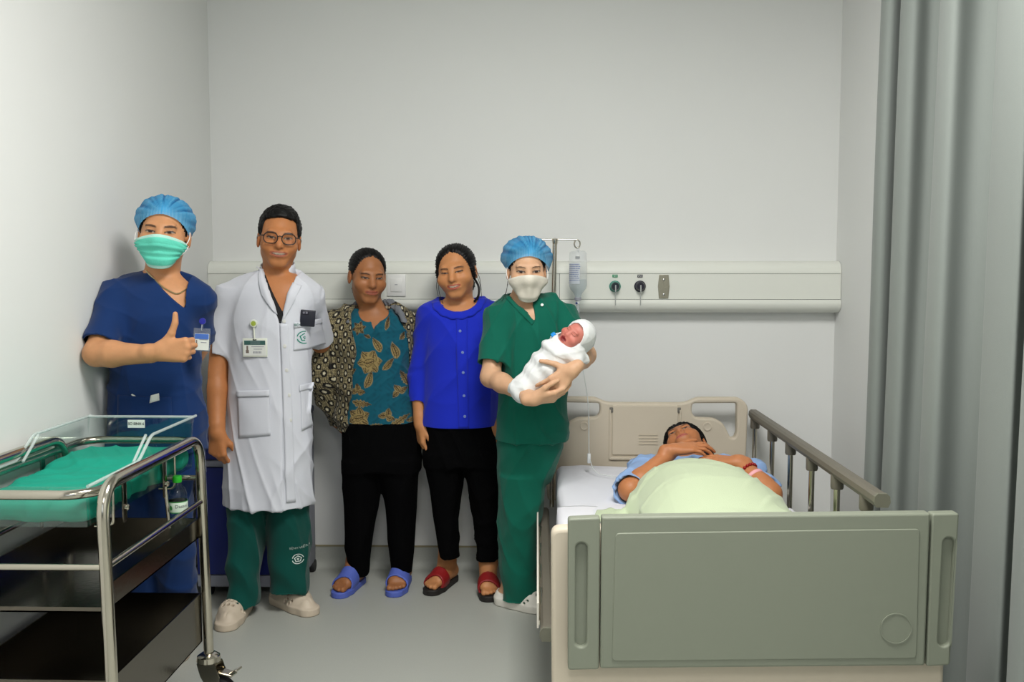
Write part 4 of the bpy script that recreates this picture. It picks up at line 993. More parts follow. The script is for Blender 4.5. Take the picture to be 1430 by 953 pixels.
def woman_jacket():
    b = A3((-0.7093, 4.19, 0.0)); tone = (160, 105, 66)
    P = thing('person', 'woman with tied-back hair in a patterned jacket and leaf-print teal blouse', 'person', tuple(b))
    H = Head((-0.7378, 4.17, 1.3811), rot(23, 3, -5), 1.0, wide=.97, cheek=1.04, eye=.0032, nose=1.04, browc=(50, 32, 24), mw=.027, brow=1.15, smile=.003)
    rows = [(1.25, -0.7987, -0.6402, 4.21, 0.065, 2.0), (1.2125, -0.8701, -0.5917, 4.2, 0.088, 2.2), (1.1688, -0.9129, -0.5529, 4.19, 0.105, 2.4), (1.0808, -0.9005, -0.5498, 4.185, 0.118, 2.3), (0.9605, -0.8895, -0.5507, 4.185, 0.118, 2.2), (0.8333, -0.8849, -0.5296, 4.185, 0.122, 2.2), (0.7046, -0.8878, -0.5121, 4.19, 0.13, 2.2)]
    F = Field(axis(-1.00, .0032, -.38), axis(3.93, .0032, 4.37), axis(-.006, .0038, .13, .016, .62, .012, 1.14, .0070, 1.26, .0030, 1.56))
    F.add(loft(rows, -.040, zlo=.70), 0); F.add(loft(rows, -.022, zlo=1.13), .01); H.build(F); neck(F, H, (-0.7211, 4.2, 1.2316), .049, .055)
    sR, eR, wR = A3((-0.8969, 4.16, 1.1769)), A3((-0.9472, 4.13, 0.935)), A3((-0.9042, 4.27, 0.7301))
    sL, eL, wL = A3((-0.5613, 4.23, 1.167)), A3((-0.5279, 4.28, 0.9188)), A3((-0.5553, 4.28, 0.7235))
    arm(F, sR, eR, wR, (.042, .038, .034, .026)); arm(F, sL, eL, wL, (.042, .038, .034, .026))
    hand(F, wR, (.6, .02, -.5), (.1, 1, 0), (1, 0, 0), [(10, 15, 10)] * 4, ((.9, .4, 0),) * 3, .86); hand(F, wL, (-.1, .0, -1), (0, 1, 0), (-1, 0, 0), [(10, 15, 10)] * 4, ((.9, .4, 0),) * 3, .9)
    fA, fB = (-0.8154, 4.1821), (-0.6033, 4.2072); hA, hB = (-.28, -1), (-.05, -1)
    for cx, f_ in (((-0.7704, 4.19, 0.3829)[0], fA), ((-0.5943, 4.19, 0.384)[0], fB)):
        F.add(cone((cx, 4.19, .72), (cx, 4.19, .45), .060, .046), .03); F.add(cone((cx, 4.19, .45), (f_[0], f_[1] + .01, .09), .048, .034), .02)
    for f_, h_, sd in ((fA, hA, 1), (fB, hB, -1)):
        for pr, kk in foot(f_, h_, .024, .98, sd): F.add(pr, kk)
    finish('body', F, b, P, SKIN(tone), paint=lambda V: H.paint(V, skin_col(V, tone), tone, (150, 78, 62)))
    hair(H, b, P, infl=.0060, feather=.034, cut=((0, -.130, -.012), (.098, .100, .132)), low=-.022, lowb=-.10, part=.006, extra=(('E', (0, .10, -.045), (.040, .032, .040)), ('E', (0, .062, -.06), (.052, .045, .045))), label='black hair parted and tied back')
    G = Field(axis(-.90, .0030, -.42), axis(4.02, .0055, 4.34), axis(.74, .0030, 1.32))
    zh = 0.7378
    G.add(loft(rows, -.012, zlo=zh), 0)
    nx, nz = (-0.7117, 1.2418); vx, vz = (-0.7001, 1.1474)
    nk = fn(lambda X, Y, Z: np.maximum(np.sqrt(((X - nx) / 1.0) ** 2 + ((Z - nz) / .80) ** 2) - .070, Y - 4.22), (nx - .1, 4.0, nz - .08), (nx + .1, 4.22, 1.4)); G.sub(nk, .003)
    G.sub(fn(lambda X, Y, Z: np.maximum(np.abs(X - vx) - .45 * (Z - vz), np.maximum(Y - 4.2, Z - nz)), (vx - .03, 4.0, vz), (vx + .03, 4.2, nz)), .001); G.sub(cone((-0.7252, 4.19, 1.2697), (-0.7244, 4.2, 1.219), .068, .062), .004)
    finish('blouse', G, b, P, CL('leaf_print_cotton', (12, 96, 116), .8, attr=True), lambda V: folds(V, 44, .006, 24, (1, .6, .4)), paint=lambda V: leaf_cols(V, (9, 82, 100), 4.19), label='teal blouse with gold leaves')
    Jk = Field(axis(-.98, .0033, -.38), axis(4.02, .0046, 4.37), axis(.70, .0033, 1.34))
    z0 = 0.6697
    Jk.add(loft(rows, .003, zlo=z0), 0)
    Jk.add(cone((-0.8384, 4.2, 1.2126), sR, .044, .052), .05); Jk.add(cone((-0.6107, 4.2, 1.2128), sL, .044, .050), .05)
    Jk.add(cone(sR, eR, .053, .052), .03); Jk.add(cone(eR, wR, .052, .042), .03); Jk.add(cone(sL, eL, .050, .046), .03); Jk.add(cone(eL, wL, .046, .036), .03)
    ez = [0.6671, 0.7234, 0.9126, 1.0971, 1.2184, 1.2667]
    exl = [-0.8351, -0.825, -0.7907, -0.776, -0.8092, -0.7845]
    exr = [-0.5077, -0.5166, -0.5436, -0.5605, -0.5932, -0.6233]
    def opening(X, Y, Z):
        a, c = np.interp(Z, ez, exl), np.interp(Z, ez, exr); return np.maximum(np.maximum(a - X, X - c), Y - 4.20)
    Jk.sub(fn(opening, (-.9, 3.9, .6), (-.4, 4.21, 1.40)), .004); Jk.sub(cone((-0.7234, 4.18, 1.2764), (-0.7244, 4.2, 1.2127), .076, .066), .004)
    finish('jacket', Jk, b, P, CL('ring_pattern_knit', (150, 138, 104), .85, attr=True), lambda V: folds(V, 17, .008, 22, (1, .7, .35)) + .004 * np.sin(V[:, 2] * 38 + V[:, 0] * 25), paint=lambda V: ring_cols(V, b[0]), label='black and cream jacket with small rings')
    # grey hood lining lying open round the neck
    Hd = Field(axis(-.86, .003, -.46), axis(4.04, .003, 4.36), axis(1.18, .003, 1.42))
    L = [(-0.7369, 4.275, 1.2539), (-0.802, 4.245, 1.255), (-0.8279, 4.18, 1.2292), (-0.8126, 4.115, 1.1797), (-0.7808, 4.075, 1.1268)]; Rr_ = [(-0.7385, 4.285, 1.2599), (-0.6526, 4.25, 1.2613), (-0.6012, 4.18, 1.2389), (-0.5751, 4.125, 1.1918), (-0.5485, 4.085, 1.1388)]
    for q in (L, Rr_):
        rr = (.016, .017, .017, .013, .006)
        for i in range(4): Hd.add(cone(q[i], q[i + 1], rr[i], rr[i + 1]), .012)
    finish('hood_lining', Hd, b, P, CL('grey_lining', (112, 116, 122)), lambda V: folds(V, 9, .005, 60, (1, 1, 1)))
    zp = []
    for e_ in (exl, exr): zp.append([Vector((x, 4.075 + (.03 if z > 1.22 else 0), z)) - Vector(b) for x, z in zip(e_, ez)])
    T = Field(axis(-.86, .006, -.40), axis(4.03, .006, 4.34), axis(.03, .009, .86))
    T.add(loft([(0.5438, -0.8932, -0.5133, 4.19, 0.118, 2.2), (0.7495, -0.8872, -0.5118, 4.19, 0.114, 2.2)], 0, zlo=.53), 0)
    za, zb = 0.0495, 0.0657
    T.add(loft([(za,) + tuple((0.0366, -0.8351, -0.7484, 4.17, 0.052, 2.1)[1:]), (0.1574, -0.8548, -0.736, 4.18, 0.065, 2.1), (0.3498, -0.8671, -0.7099, 4.19, 0.08, 2.1), (0.5761, -0.8832, -0.6788, 4.19, 0.112, 2.1)], 0, zlo=za), .03)
    T.add(loft([(zb,) + tuple((0.0578, -0.6503, -0.5541, 4.18, 0.052, 2.1)[1:]), (0.1589, -0.659, -0.5437, 4.18, 0.065, 2.1), (0.3511, -0.6747, -0.5307, 4.19, 0.08, 2.1), (0.577, -0.7107, -0.5194, 4.19, 0.112, 2.1)], 0, zlo=zb), .03)
    finish('trousers', T, b, P, M_BLACK, lambda V: folds(V, 3, .005, 24, (1, 1, .3)))
    ms = mat('blue_slide_foam', (86, 104, 190), .55, bump=.1, bscale=120)
    for f_, h_, sd in ((fA, hA, 1), (fB, hB, -1)): slide_sandal(f_, h_, b, P, ms, ms, sd, s=1.0)
    return P

# ============================================================== woman in royal blue
def woman_blue():
    b = A3((-0.3328, 4.17, 0.0)); tone = (192, 132, 86)
    P = thing('person', 'smiling woman in a royal blue blouse and black trousers with red sandals', 'person', tuple(b))
    H = Head((-0.3493, 4.14, 1.3985), rot(-7, -8, 0), 1.0, wide=1.03, cheek=1.10, jaw=1.04, eye=.0026, smile=.006, openm=.0035, nose=1.04, browc=(60, 40, 30), mw=.028, brow=1.15)
    rows = [(1.2888, -0.4325, -0.238, 4.19, 0.068, 2.0), (1.2547, -0.4661, -0.1938, 4.18, 0.092, 2.2), (1.208, -0.4847, -0.1686, 4.175, 0.112, 2.4), (1.0896, -0.4875, -0.1652, 4.165, 0.132, 2.3), (0.9638, -0.4978, -0.1654, 4.165, 0.128, 2.2), (0.8375, -0.505, -0.1718, 4.165, 0.132, 2.2), (0.6969, -0.5129, -0.1753, 4.17, 0.14, 2.2)]
    F = Field(axis(-.60, .0032, .02), axis(3.90, .0032, 4.36), axis(-.006, .0038, .20, .016, .60, .005, .84, .012, 1.12, .0075, 1.27, .0030, 1.57))
    F.add(loft(rows, -.036, zlo=.70), 0); F.add(loft(rows, -.012, zlo=1.13), .01); H.build(F); neck(F, H, (-0.3408, 4.18, 1.2642), .052, .060)
    sR, eR, wR = A3((-0.4622, 4.17, 1.2145)), A3((-0.5205, 4.17, 0.9474)), A3((-0.5077, 4.13, 0.7417))
    sL, eL, wL = A3((-0.188, 4.19, 1.2139)), A3((-0.158, 4.22, 0.9588)), A3((-0.1582, 4.22, 0.7349))
    arm(F, sR, eR, wR, (.044, .040, .036, .026)); arm(F, sL, eL, wL, (.044, .040, .036, .026))
    hand(F, wR, (.03, -.02, -1), (.9, .5, 0), (0, -1, 0), [(25, 30, 15)] * 4, ((.8, .45, .3), (.95, .15, .3), (1, 0, .3)), .92); hand(F, wL, (0, 0, -1), (-1, 0, 0), (0, -1, 0), [(20, 25, 15)] * 4, ((.9, .4, .1),) * 3, .9)
    fA, fB = (-0.4045, 4.2222), (-0.2139, 4.1594); hA, hB = (-.42, -1), (.10, -1)
    for cx, f_ in (((-0.4039, 4.17, 0.3901)[0], fA), ((-0.22, 4.17, 0.3913)[0], fB)):
        F.add(cone((cx, 4.17, .72), (cx, 4.17, .45), .060, .046), .03); F.add(cone((cx, 4.17, .45), (f_[0], f_[1] + .01, .09), .050, .035), .02)
    for f_, h_, sd in ((fA, hA, 1), (fB, hB, -1)):
        for pr, kk in foot(f_, h_, .024, .98, sd): F.add(pr, kk)
    finish('body', F, b, P, SKIN(tone), paint=lambda V: H.paint(V, skin_col(V, tone), tone, (160, 70, 60)))
    hr = hair(H, b, P, infl=.0095, feather=.034, cut=((.002, -.130, -.014), (.096, .100, .130)), low=-.030, lowb=-.10, part=-.004, extra=(('E', (0, .075, -.055), (.060, .045, .045)), ('C', (.074, -.02, .01), (.078, .0, -.06), .014, .008), ('C', (-.074, -.02, .01), (-.078, -.01, -.05), .013, .006)), label='black hair parted in the middle')
    strand(H, b, P, [(.070, .02, -.03), (.092, .0, -.075), (.085, -.01, -.115), (.062, -.01, -.135)], .0050)
    for i, q in enumerate(([(-.076, -.02, 0), (-.092, -.02, -.05), (-.088, -.02, -.09)], [(-.075, -.01, -.01), (-.085, -.02, -.07), (-.070, -.02, -.13)], [(.080, -.01, .02), (.102, -.01, -.03), (.100, -.01, -.09)], [(.08, 0, .0), (.098, .0, -.06), (.096, .0, -.12)])):
        strand(H, b, P, q, .0011)
    G = Field(axis(-.60, .0042, .06), axis(3.98, .0042, 4.36), axis(.70, .0050, 1.36))
    zh = 0.7305; G.add(loft(rows, 0, zlo=zh), 0)
    cf = eR + (wR - eR) * .55
    G.add(cone((-0.4067, 4.18, 1.2391), sR, .046, .052), .05); G.add(cone((-0.2319, 4.19, 1.2389), sL, .046, .052), .05)
    G.add(cone(sR, eR, .054, .050), .03); G.add(tcone(eR, cf, .050, .044), .02); G.sub(tcone(eR + (wR - eR) * .45, eR + (wR - eR) * .7, .037, .037), .002)
    G.add(cone(sL, eL, .052, .046), .03); G.add(tcone(eL, eL + (wL - eL) * .5, .046, .042), .02)
    nx, nz = (-0.3356, 1.2862)
    G.sub(fn(lambda X, Y, Z: np.maximum(np.sqrt(((X - nx + .004) / 1.12) ** 2 + ((Z - nz) / .72) ** 2) - .074, Y - 4.20), (nx - .12, 3.9, nz - .08), (nx + .12, 4.2, 1.45)), .003); G.sub(cone((-0.342, 4.16, 1.3209), (-0.3439, 4.18, 1.2642), .088, .072), .004)
    o, tr = finish('blouse', G, b, P, M_BLUE, lambda V: folds(V, 21, .006, 22, (1, .7, .35)), tree=True, label='royal blue blouse with a scalloped collar')
    # scalloped collar following the neckline
    P_ = []
    for k in range(41):
        a = R(-118 + 236 * k / 40); sc_ = .005 * abs(math.sin(k * math.pi / 4))
        dirx, dirz = math.sin(a), -math.cos(a)
        row = []
        for j, d in enumerate(np.linspace(0, 1, 6)):
            w_ = (.032 + sc_) * d; x = nx - .004 + dirx * (.083 + w_); z = nz + dirz * (.054 + w_) + .004
            y = onto(tr, x, z, .0035 + .002 * math.sin(math.pi * d)); row.append((x, np.nan if y is None else y, z))
        P_.append(row)
    P_ = A3(P_); keep = ~np.isnan(P_[..., 1]).any(1); P_ = P_[keep]; P_[..., 1] = np.minimum(blur2(P_[..., 1], 1), P_[..., 1] + .001)
    link('collar', gridmesh('collar', np.transpose(P_, (1, 0, 2)) - b, .003), M_BLUE, o, label='scalloped collar')
    sheet('placket', tr, ((-0.3447, 1.2301), (-0.2962, 1.2302), (-0.2881, 0.7375), (-0.3338, 0.7373)), M_BLUE, o, b, .0008, .0022, 6, 40)
    for px_, pz_ in ((-0.326, 1.1521), (-0.3143, 1.0627), (-0.3116, 0.9776), (-0.3089, 0.8784), (-0.3062, 0.7896)):
        y = onto(tr, px_, pz_, .003)
        lathe('button', [(.0060, 0), (.0062, .0016), (.004, .0024), (0, .0018)], mat('grey_blue_button', (110, 130, 190), .3), o, 14, Matrix.Translation(Vector((px_, y, pz_)) - Vector(b)) @ Matrix.Rotation(R(90), 4, 'X'))
    T = Field(axis(-.50, .006, -.02), axis(4.00, .006, 4.33), axis(.10, .009, .84))
    T.add(loft([(0.5821, -0.4979, -0.166, 4.17, 0.12, 2.2), (0.7479, -0.5031, -0.1815, 4.17, 0.122, 2.2)], 0, zlo=.56), 0)
    za, zb = 0.1367, 0.1301
    T.add(loft([(za,) + tuple((0.131, -0.4288, -0.3399, 4.15, 0.048, 2.1)[1:]), (0.199, -0.4422, -0.3405, 4.16, 0.055, 2.1), (0.3414, -0.4646, -0.3438, 4.17, 0.072, 2.1), (0.6141, -0.4945, -0.3143, 4.17, 0.112, 2.1)], 0, zlo=za), .03)
    T.add(loft([(zb,) + tuple((0.1226, -0.2639, -0.1751, 4.15, 0.048, 2.1)[1:]), (0.2003, -0.2674, -0.166, 4.16, 0.055, 2.1), (0.3427, -0.2804, -0.1599, 4.17, 0.072, 2.1), (0.6149, -0.3332, -0.1722, 4.17, 0.112, 2.1)], 0, zlo=zb), .03)
    for (x_, y_, z_) in ((-0.3844, 4.15, 0.1313), (-0.2195, 4.15, 0.123)): T.sub(tcone((x_, y_, z_ - .03), (x_, y_, z_ + .02), .038, .038), .002)
    finish('trousers', T, b, P, M_BLACK, lambda V: folds(V, 4, .005, 24, (1, 1, .3)))
    mr, ms = mat('dark_red_leather', (140, 28, 30), .45, bump=.15, bscale=150), mat('dark_sole', (34, 30, 28), .6)
    for f_, h_, sd in ((fA, hA, 1), (fB, hB, -1)): slide_sandal(f_, h_, b, P, mr, ms, sd, t0=.06, t1=.128)
    return P

# ============================================================== nurse in green scrubs with the baby
def nurse_green():
    b = A3((-0.0554, 3.92, 0.0)); tone = (208, 164, 130)
    P = thing('person', 'woman in green scrubs, blue hair cap and white mask cradling a newborn', 'person', tuple(b))
    H = Head((-0.0423, 3.87, 1.4056), rot(6, -1, -2), .985, wide=.96, eye=.0044, jaw=.95, brow=.8)
    rows = [(1.315, -0.1114, 0.0172, 3.92, 0.06, 2.0), (1.2859, -0.1551, 0.0756, 3.915, 0.082, 2.2), (1.2452, -0.1755, 0.1047, 3.91, 0.1, 2.4), (1.1694, -0.1753, 0.1137, 3.905, 0.115, 2.3), (1.0378, -0.1607, 0.117, 3.9, 0.118, 2.2), (0.8757, -0.1638, 0.1264, 3.9, 0.122, 2.2), (0.6787, -0.1731, 0.1275, 3.905, 0.135, 2.2)]
    F = Field(axis(-.27, .0031, .36), axis(3.48, .0031, 4.12), axis(-.006, .006, .12, .016, .62, .012, .82, .0033, 1.06, .0075, 1.29, .0030, 1.57))
    F.add(loft(rows, -.036, zlo=.70), 0); F.add(loft(rows, -.012, zlo=1.13), .01); H.build(F); neck(F, H, (-0.0617, 3.92, 1.2742), .046, .052)
    sR, eR, wR = A3((-0.1579, 3.91, 1.2277)), A3((-0.1852, 3.8, 0.9845)), A3((-0.013, 3.58, 0.929))
    sL, eL, wL = A3((0.1051, 3.92, 1.2275)), A3((0.1934, 3.8, 1.0742)), A3((0.1314, 3.575, 1.0381))
    arm(F, sR, eR, wR, (.042, .039, .037, .026)); arm(F, sL, eL, wL, (.042, .039, .036, .026))
    hand(F, wR, (.98, -.02, .12), (0, .62, .78), (-.1, -.6, .7), [(18, 30, 18), (20, 32, 18), (24, 34, 20), (30, 36, 20)], ((.75, .62, .2), (.9, .4, .25), (.95, .25, .25)), .94, spread=.06)
    hand(F, wL, (-.78, -.02, -.62), (.1, .95, .1), (-.6, 0, .78), [(14, 26, 14), (16, 28, 14), (18, 28, 14), (20, 30, 16)], ((.45, .88, .05), (.60, .80, .12), (.70, .68, .2)), .94, spread=.14)
    fA, fB = (-0.1063, 3.9449), (-.075, 4.06); hA, hB = (.92, -.52), (.25, -1)
    for cx, f_ in (((-0.0699, 3.92, 0.4539)[0], fA), (-.03, fB)):
        F.add(cone((cx, 3.92, .72), (cx, 3.93, .45), .058, .046), .03); F.add(cone((cx, 3.93, .45), (f_[0], f_[1] + .01, .09), .048, .034), .02)
    for f_, h_, sd in ((fA, hA, 1), (fB, hB, -1)):
        for pr, kk in foot(f_, h_, .018, .86, sd): F.add(pr, kk)
    finish('body', F, b, P, SKIN(tone), paint=lambda V: H.paint(V, skin_col(V, tone), tone, flush=.25))
    hair(H, b, P, infl=.006, low=-.030, lowb=-.08, cut=((0, -.125, -.012), (.092, .100, .094)))
    hair_cap(H, b, P, M_CAP, gather=(.016, 0), seed=11, front=.060, back=-.035, puff=.030, tail=.016)
    face_mask(H, b, P, ('cream_mask_fabric', (214, 208, 194)), (222, 218, 206), M_LOOP, False, top=-.010, bot=-.122, half=60, label='creamy white face mask', peak=.008)
    for q in ([(-.078, .01, -.04), (-.083, -.0, -.085), (-.105, -.01, -.12)], [(-.076, .02, -.05), (-.09, .0, -.10), (-.13, -.02, -.125)]): strand(H, b, P, q, .0008)
    G = Field(axis(-.26, .0044, .34), axis(3.70, .0044, 4.10), axis(.66, .0052, 1.37))
    zh = 0.7143; G.add(loft(rows, 0, zlo=zh), 0)
    G.add(cone((-0.1113, 3.915, 1.2626), sR, .044, .052), .05); G.add(cone((0.0524, 3.92, 1.2626), sL, .044, .052), .05)
    G.add(tcone(sR + A3((.006, 0, .01)), sR + (eR - sR) * .80, .056, .064), .03); G.sub(tcone(sR + (eR - sR) * .64, sR + (eR - sR) * 1.1, .046, .054), .003)
    G.add(tcone(sL + A3((-.006, 0, .01)), sL + (eL - sL) * .80, .056, .062), .03); G.sub(tcone(sL + (eL - sL) * .66, sL + (eL - sL) * 1.1, .046, .052), .003)
    vx, vz = (-0.0114, 1.2111); ux, uz = (-0.0662, 1.3115)
    G.sub(fn(lambda X, Y, Z: np.maximum(np.abs(X - vx - (ux - vx) * (Z - vz) / (uz - vz)) - .052 * (Z - vz) / (uz - vz), Y - 3.915), (-.2, 3.7, 1.2), (.2, 3.92, 1.5)), .003); G.sub(cone((-0.0672, 3.9, 1.3272), (-0.0646, 3.92, 1.2742), .060, .053), .004)
    o, tr = finish('scrub_top', G, b, P, M_GREEN, lambda V: folds(V, 51, .007, 24, (1, .7, .35)), tree=True)
    sheet('neck_band', tr, ((-0.1285, 1.3006), (-0.1114, 1.3063), (-0.0086, 1.2088), (-0.0199, 1.1918)), M_GREEN, o, b, .0008, .0025, 5, 24)
    x_, z_ = (0.0198, 1.2715); y = onto(tr, x_, z_, .004, default=3.84)
    lathe('snap_button', [(.006, 0), (.006, .003), (0, .004)], M_BTN, o, 12, Matrix.Translation(Vector((x_, y, z_)) - Vector(b)) @ Matrix.Rotation(R(70), 4, 'X'))
    T = Field(axis(-.26, .006, .20), axis(3.72, .006, 4.14), axis(.02, .009, .78))
    T.add(loft([(0.4763, -0.1664, 0.0222, 3.95, 0.11, 2.2), (0.5717, -0.1654, 0.0754, 3.93, 0.12, 2.2), (0.7315, -0.1673, 0.1127, 3.91, 0.126, 2.2)], 0, zlo=.53), 0)
    za = 0.0085; xr = -.012
    T.add(loft([(za,) + tuple((0.0006, -0.1478, 0.0053, 3.925, 0.066, 2.1)[1:]), (0.1495, -0.1535, 0.005, 3.92, 0.078, 2.1), (0.3487, -0.1561, 0.0135, 3.915, 0.095, 2.1), (0.576, -0.1646, 0.0366, 3.91, 0.115, 2.1)], 0, zlo=za), .008)
    T.add(loft([(.07, -.12, .008, 4.03, .07, 2.1), (.35, -.12, .010, 4.0, .08, 2.1), (.56, -.10, .02, 3.96, .10, 2.1)], 0, zlo=.05), .008)
    finish('trousers', T, b, P, M_GREEN, lambda V: folds(V, 61, .009, 18, (1, 1, .3)) + .005 * np.sin(V[:, 2] * 30 + V[:, 0] * 26) * sstep(.35, .1, V[:, 2]))
    mw = mat('white_clog_foam', (226, 222, 212), .5, bump=.05, bscale=90)
    holes = [(.070, l) for l in (-.030, -.010, .010, .030)] + [(.098, l) for l in (-.022, 0, .022)] + [(.122, l) for l in (-.012, .012)]
    clog(fA, hA, b, P, mw, 1, holes, s=1.0, label='white clog with ventilation holes'); clog(fB, hB, b, P, mw, -1, holes, s=1.0)
    return P

def baby():
    b = A3((0.0413, 3.66, 1.0481)); tone = (200, 122, 108)
    P = thing('person', 'crying newborn baby in a white cap and swaddle held by the nurse', 'person', tuple(b))
    H = Head((0.1474, 3.655, 1.1586), frame((-.42, -.80, .38), (.72, -.05, .66)), .56, wide=1.06, cheek=1.25, jaw=.92, nose=.93, eye=.003, openm=.022, brow=0.5, browc=(150, 84, 70), long=.93)
    F = Field(axis(-.12, .0027, .30), axis(3.54, .0027, 3.78), axis(.84, .0027, 1.26))
    H.build(F)
    A_, B_, C_ = A3((0.1072, 3.67, 1.1024)), A3((0.0387, 3.665, 1.0337)), A3((-0.0489, 3.65, 0.9579))
    F.add(cone(H.p(0, .02, -.07), A_, .030, .045), .02); F.add(cone(A_, B_, .050, .046), .03); F.add(cone(B_, C_, .044, .026), .03)
    def pnt(V):
        c = H.paint(V, skin_col(V, tone), tone, (150, 40, 44), .6, closed=True); q = H.loc(V)
        m = sstep(-.02, .03, q[:, 1]) * sstep(-.06, -.02, q[:, 2]); c = mixc(c, lin(60, 42, 38), np.clip(m + sstep(.062, .085, q[:, 2]), 0, 1) * .85)
        m = sstep(.019, .013, np.sqrt(q[:, 0] ** 2 + ((q[:, 2] + .062) * .95) ** 2)) * (q[:, 1] < -.05); return mixc(c, lin(120, 22, 28), m * .8)
    finish('body', F, b, P, mat('skin_baby', tone, .5, attr=True, bump=.1, bscale=500, sss=.08), paint=pnt)
    M_SW = CL('white_flannel', (228, 230, 230), .9, .35, 420)
    S = Field(axis(-.12, .0033, .34), axis(3.52, .0033, 3.80), axis(.84, .0033, 1.22))
    up = nrm(A_ - C_)
    for a_, c_, ra, rb, k in ((A_ + up * .004, B_, .074, .072, 0), (B_, C_, .072, .050, .02)): S.add(cone(a_, c_, ra, rb), k)
    S.add(ell(C_ - up * .018, (.054, .048, .034), frame((0, -1, 0), up)), .015)
    S.sub(cone(H.p(0, -.035, -.045), H.p(0, -.10, .02), .042, .052), .006)
    # folded-over top edge of the wrap
    n0 = frame((0, -1, 0), up); ang = lambda q: A_ + up * (-.018) + n0[:, 0] * math.sin(q) * .070 + n0[:, 1] * -math.cos(q) * .068
    for k in range(-8, 8):
        q0, q1 = R(k * 13), R((k + 1) * 13); off = lambda q: up * (.004 + .020 * math.sin(q * 1.1))
        S.add(cone(ang(q0) + off(q0), ang(q1) + off(q1), .013, .013), .012)
    S.add(cone(A_ + A3((-.045, -.035, .022)), A_ + A3((.045, -.045, -.030)), .022, .026), .02)
    S.add(cone(A_ + A3((.035, -.025, -.03)), A_ + A3((.068, -.010, -.036)), .030, .022), .02)
    finish('swaddle', S, b, P, M_SW, lambda V: folds(V, 71, .0040, 60, (1, 1, 1), 6) + .003 * np.sin((V - A_) @ up * 110 + 14 * V[:, 0]) )
    # soft cap: shell behind and over the head, open at the face
    Cp = Field(axis(0.06, .0033, .36), axis(3.54, .0033, 3.80), axis(1.0, .0033, 1.30))
    Cp.add(H.E((0, .030, .030), (.098, .112, .108)), 0); Cp.add(H.E((0, .075, -.05), (.085, .062, .075)), .03); Cp.add(H.C((.03, .10, .03), (.05, .10, -.09), .045, .030), .03)
    Cp.sub(H.E((0, -.105, -.018), (.092, .135, .098)), .006); Cp.sub(H.E((0, .018, .030), (.080, .097, .083)), .004)
    finish('cap', Cp, b, P, M_SW, lambda V: folds(V, 77, .0022, 45, (1, 1, 1), 5), label='white baby cap')
    tg = lathe('clamp', [(.004, -.010), (.009, -.008), (.010, 0), (.009, .008), (.003, .010)], mat('bright_blue_plastic', (30, 140, 220), .35), P, 14, Matrix.Translation(Vector((0.0629, 3.66, 1.1636)) - Vector(b)) @ Matrix.Rotation(R(60), 4, 'Y'), label='bright blue tag peeping out of the wrap')
    return P

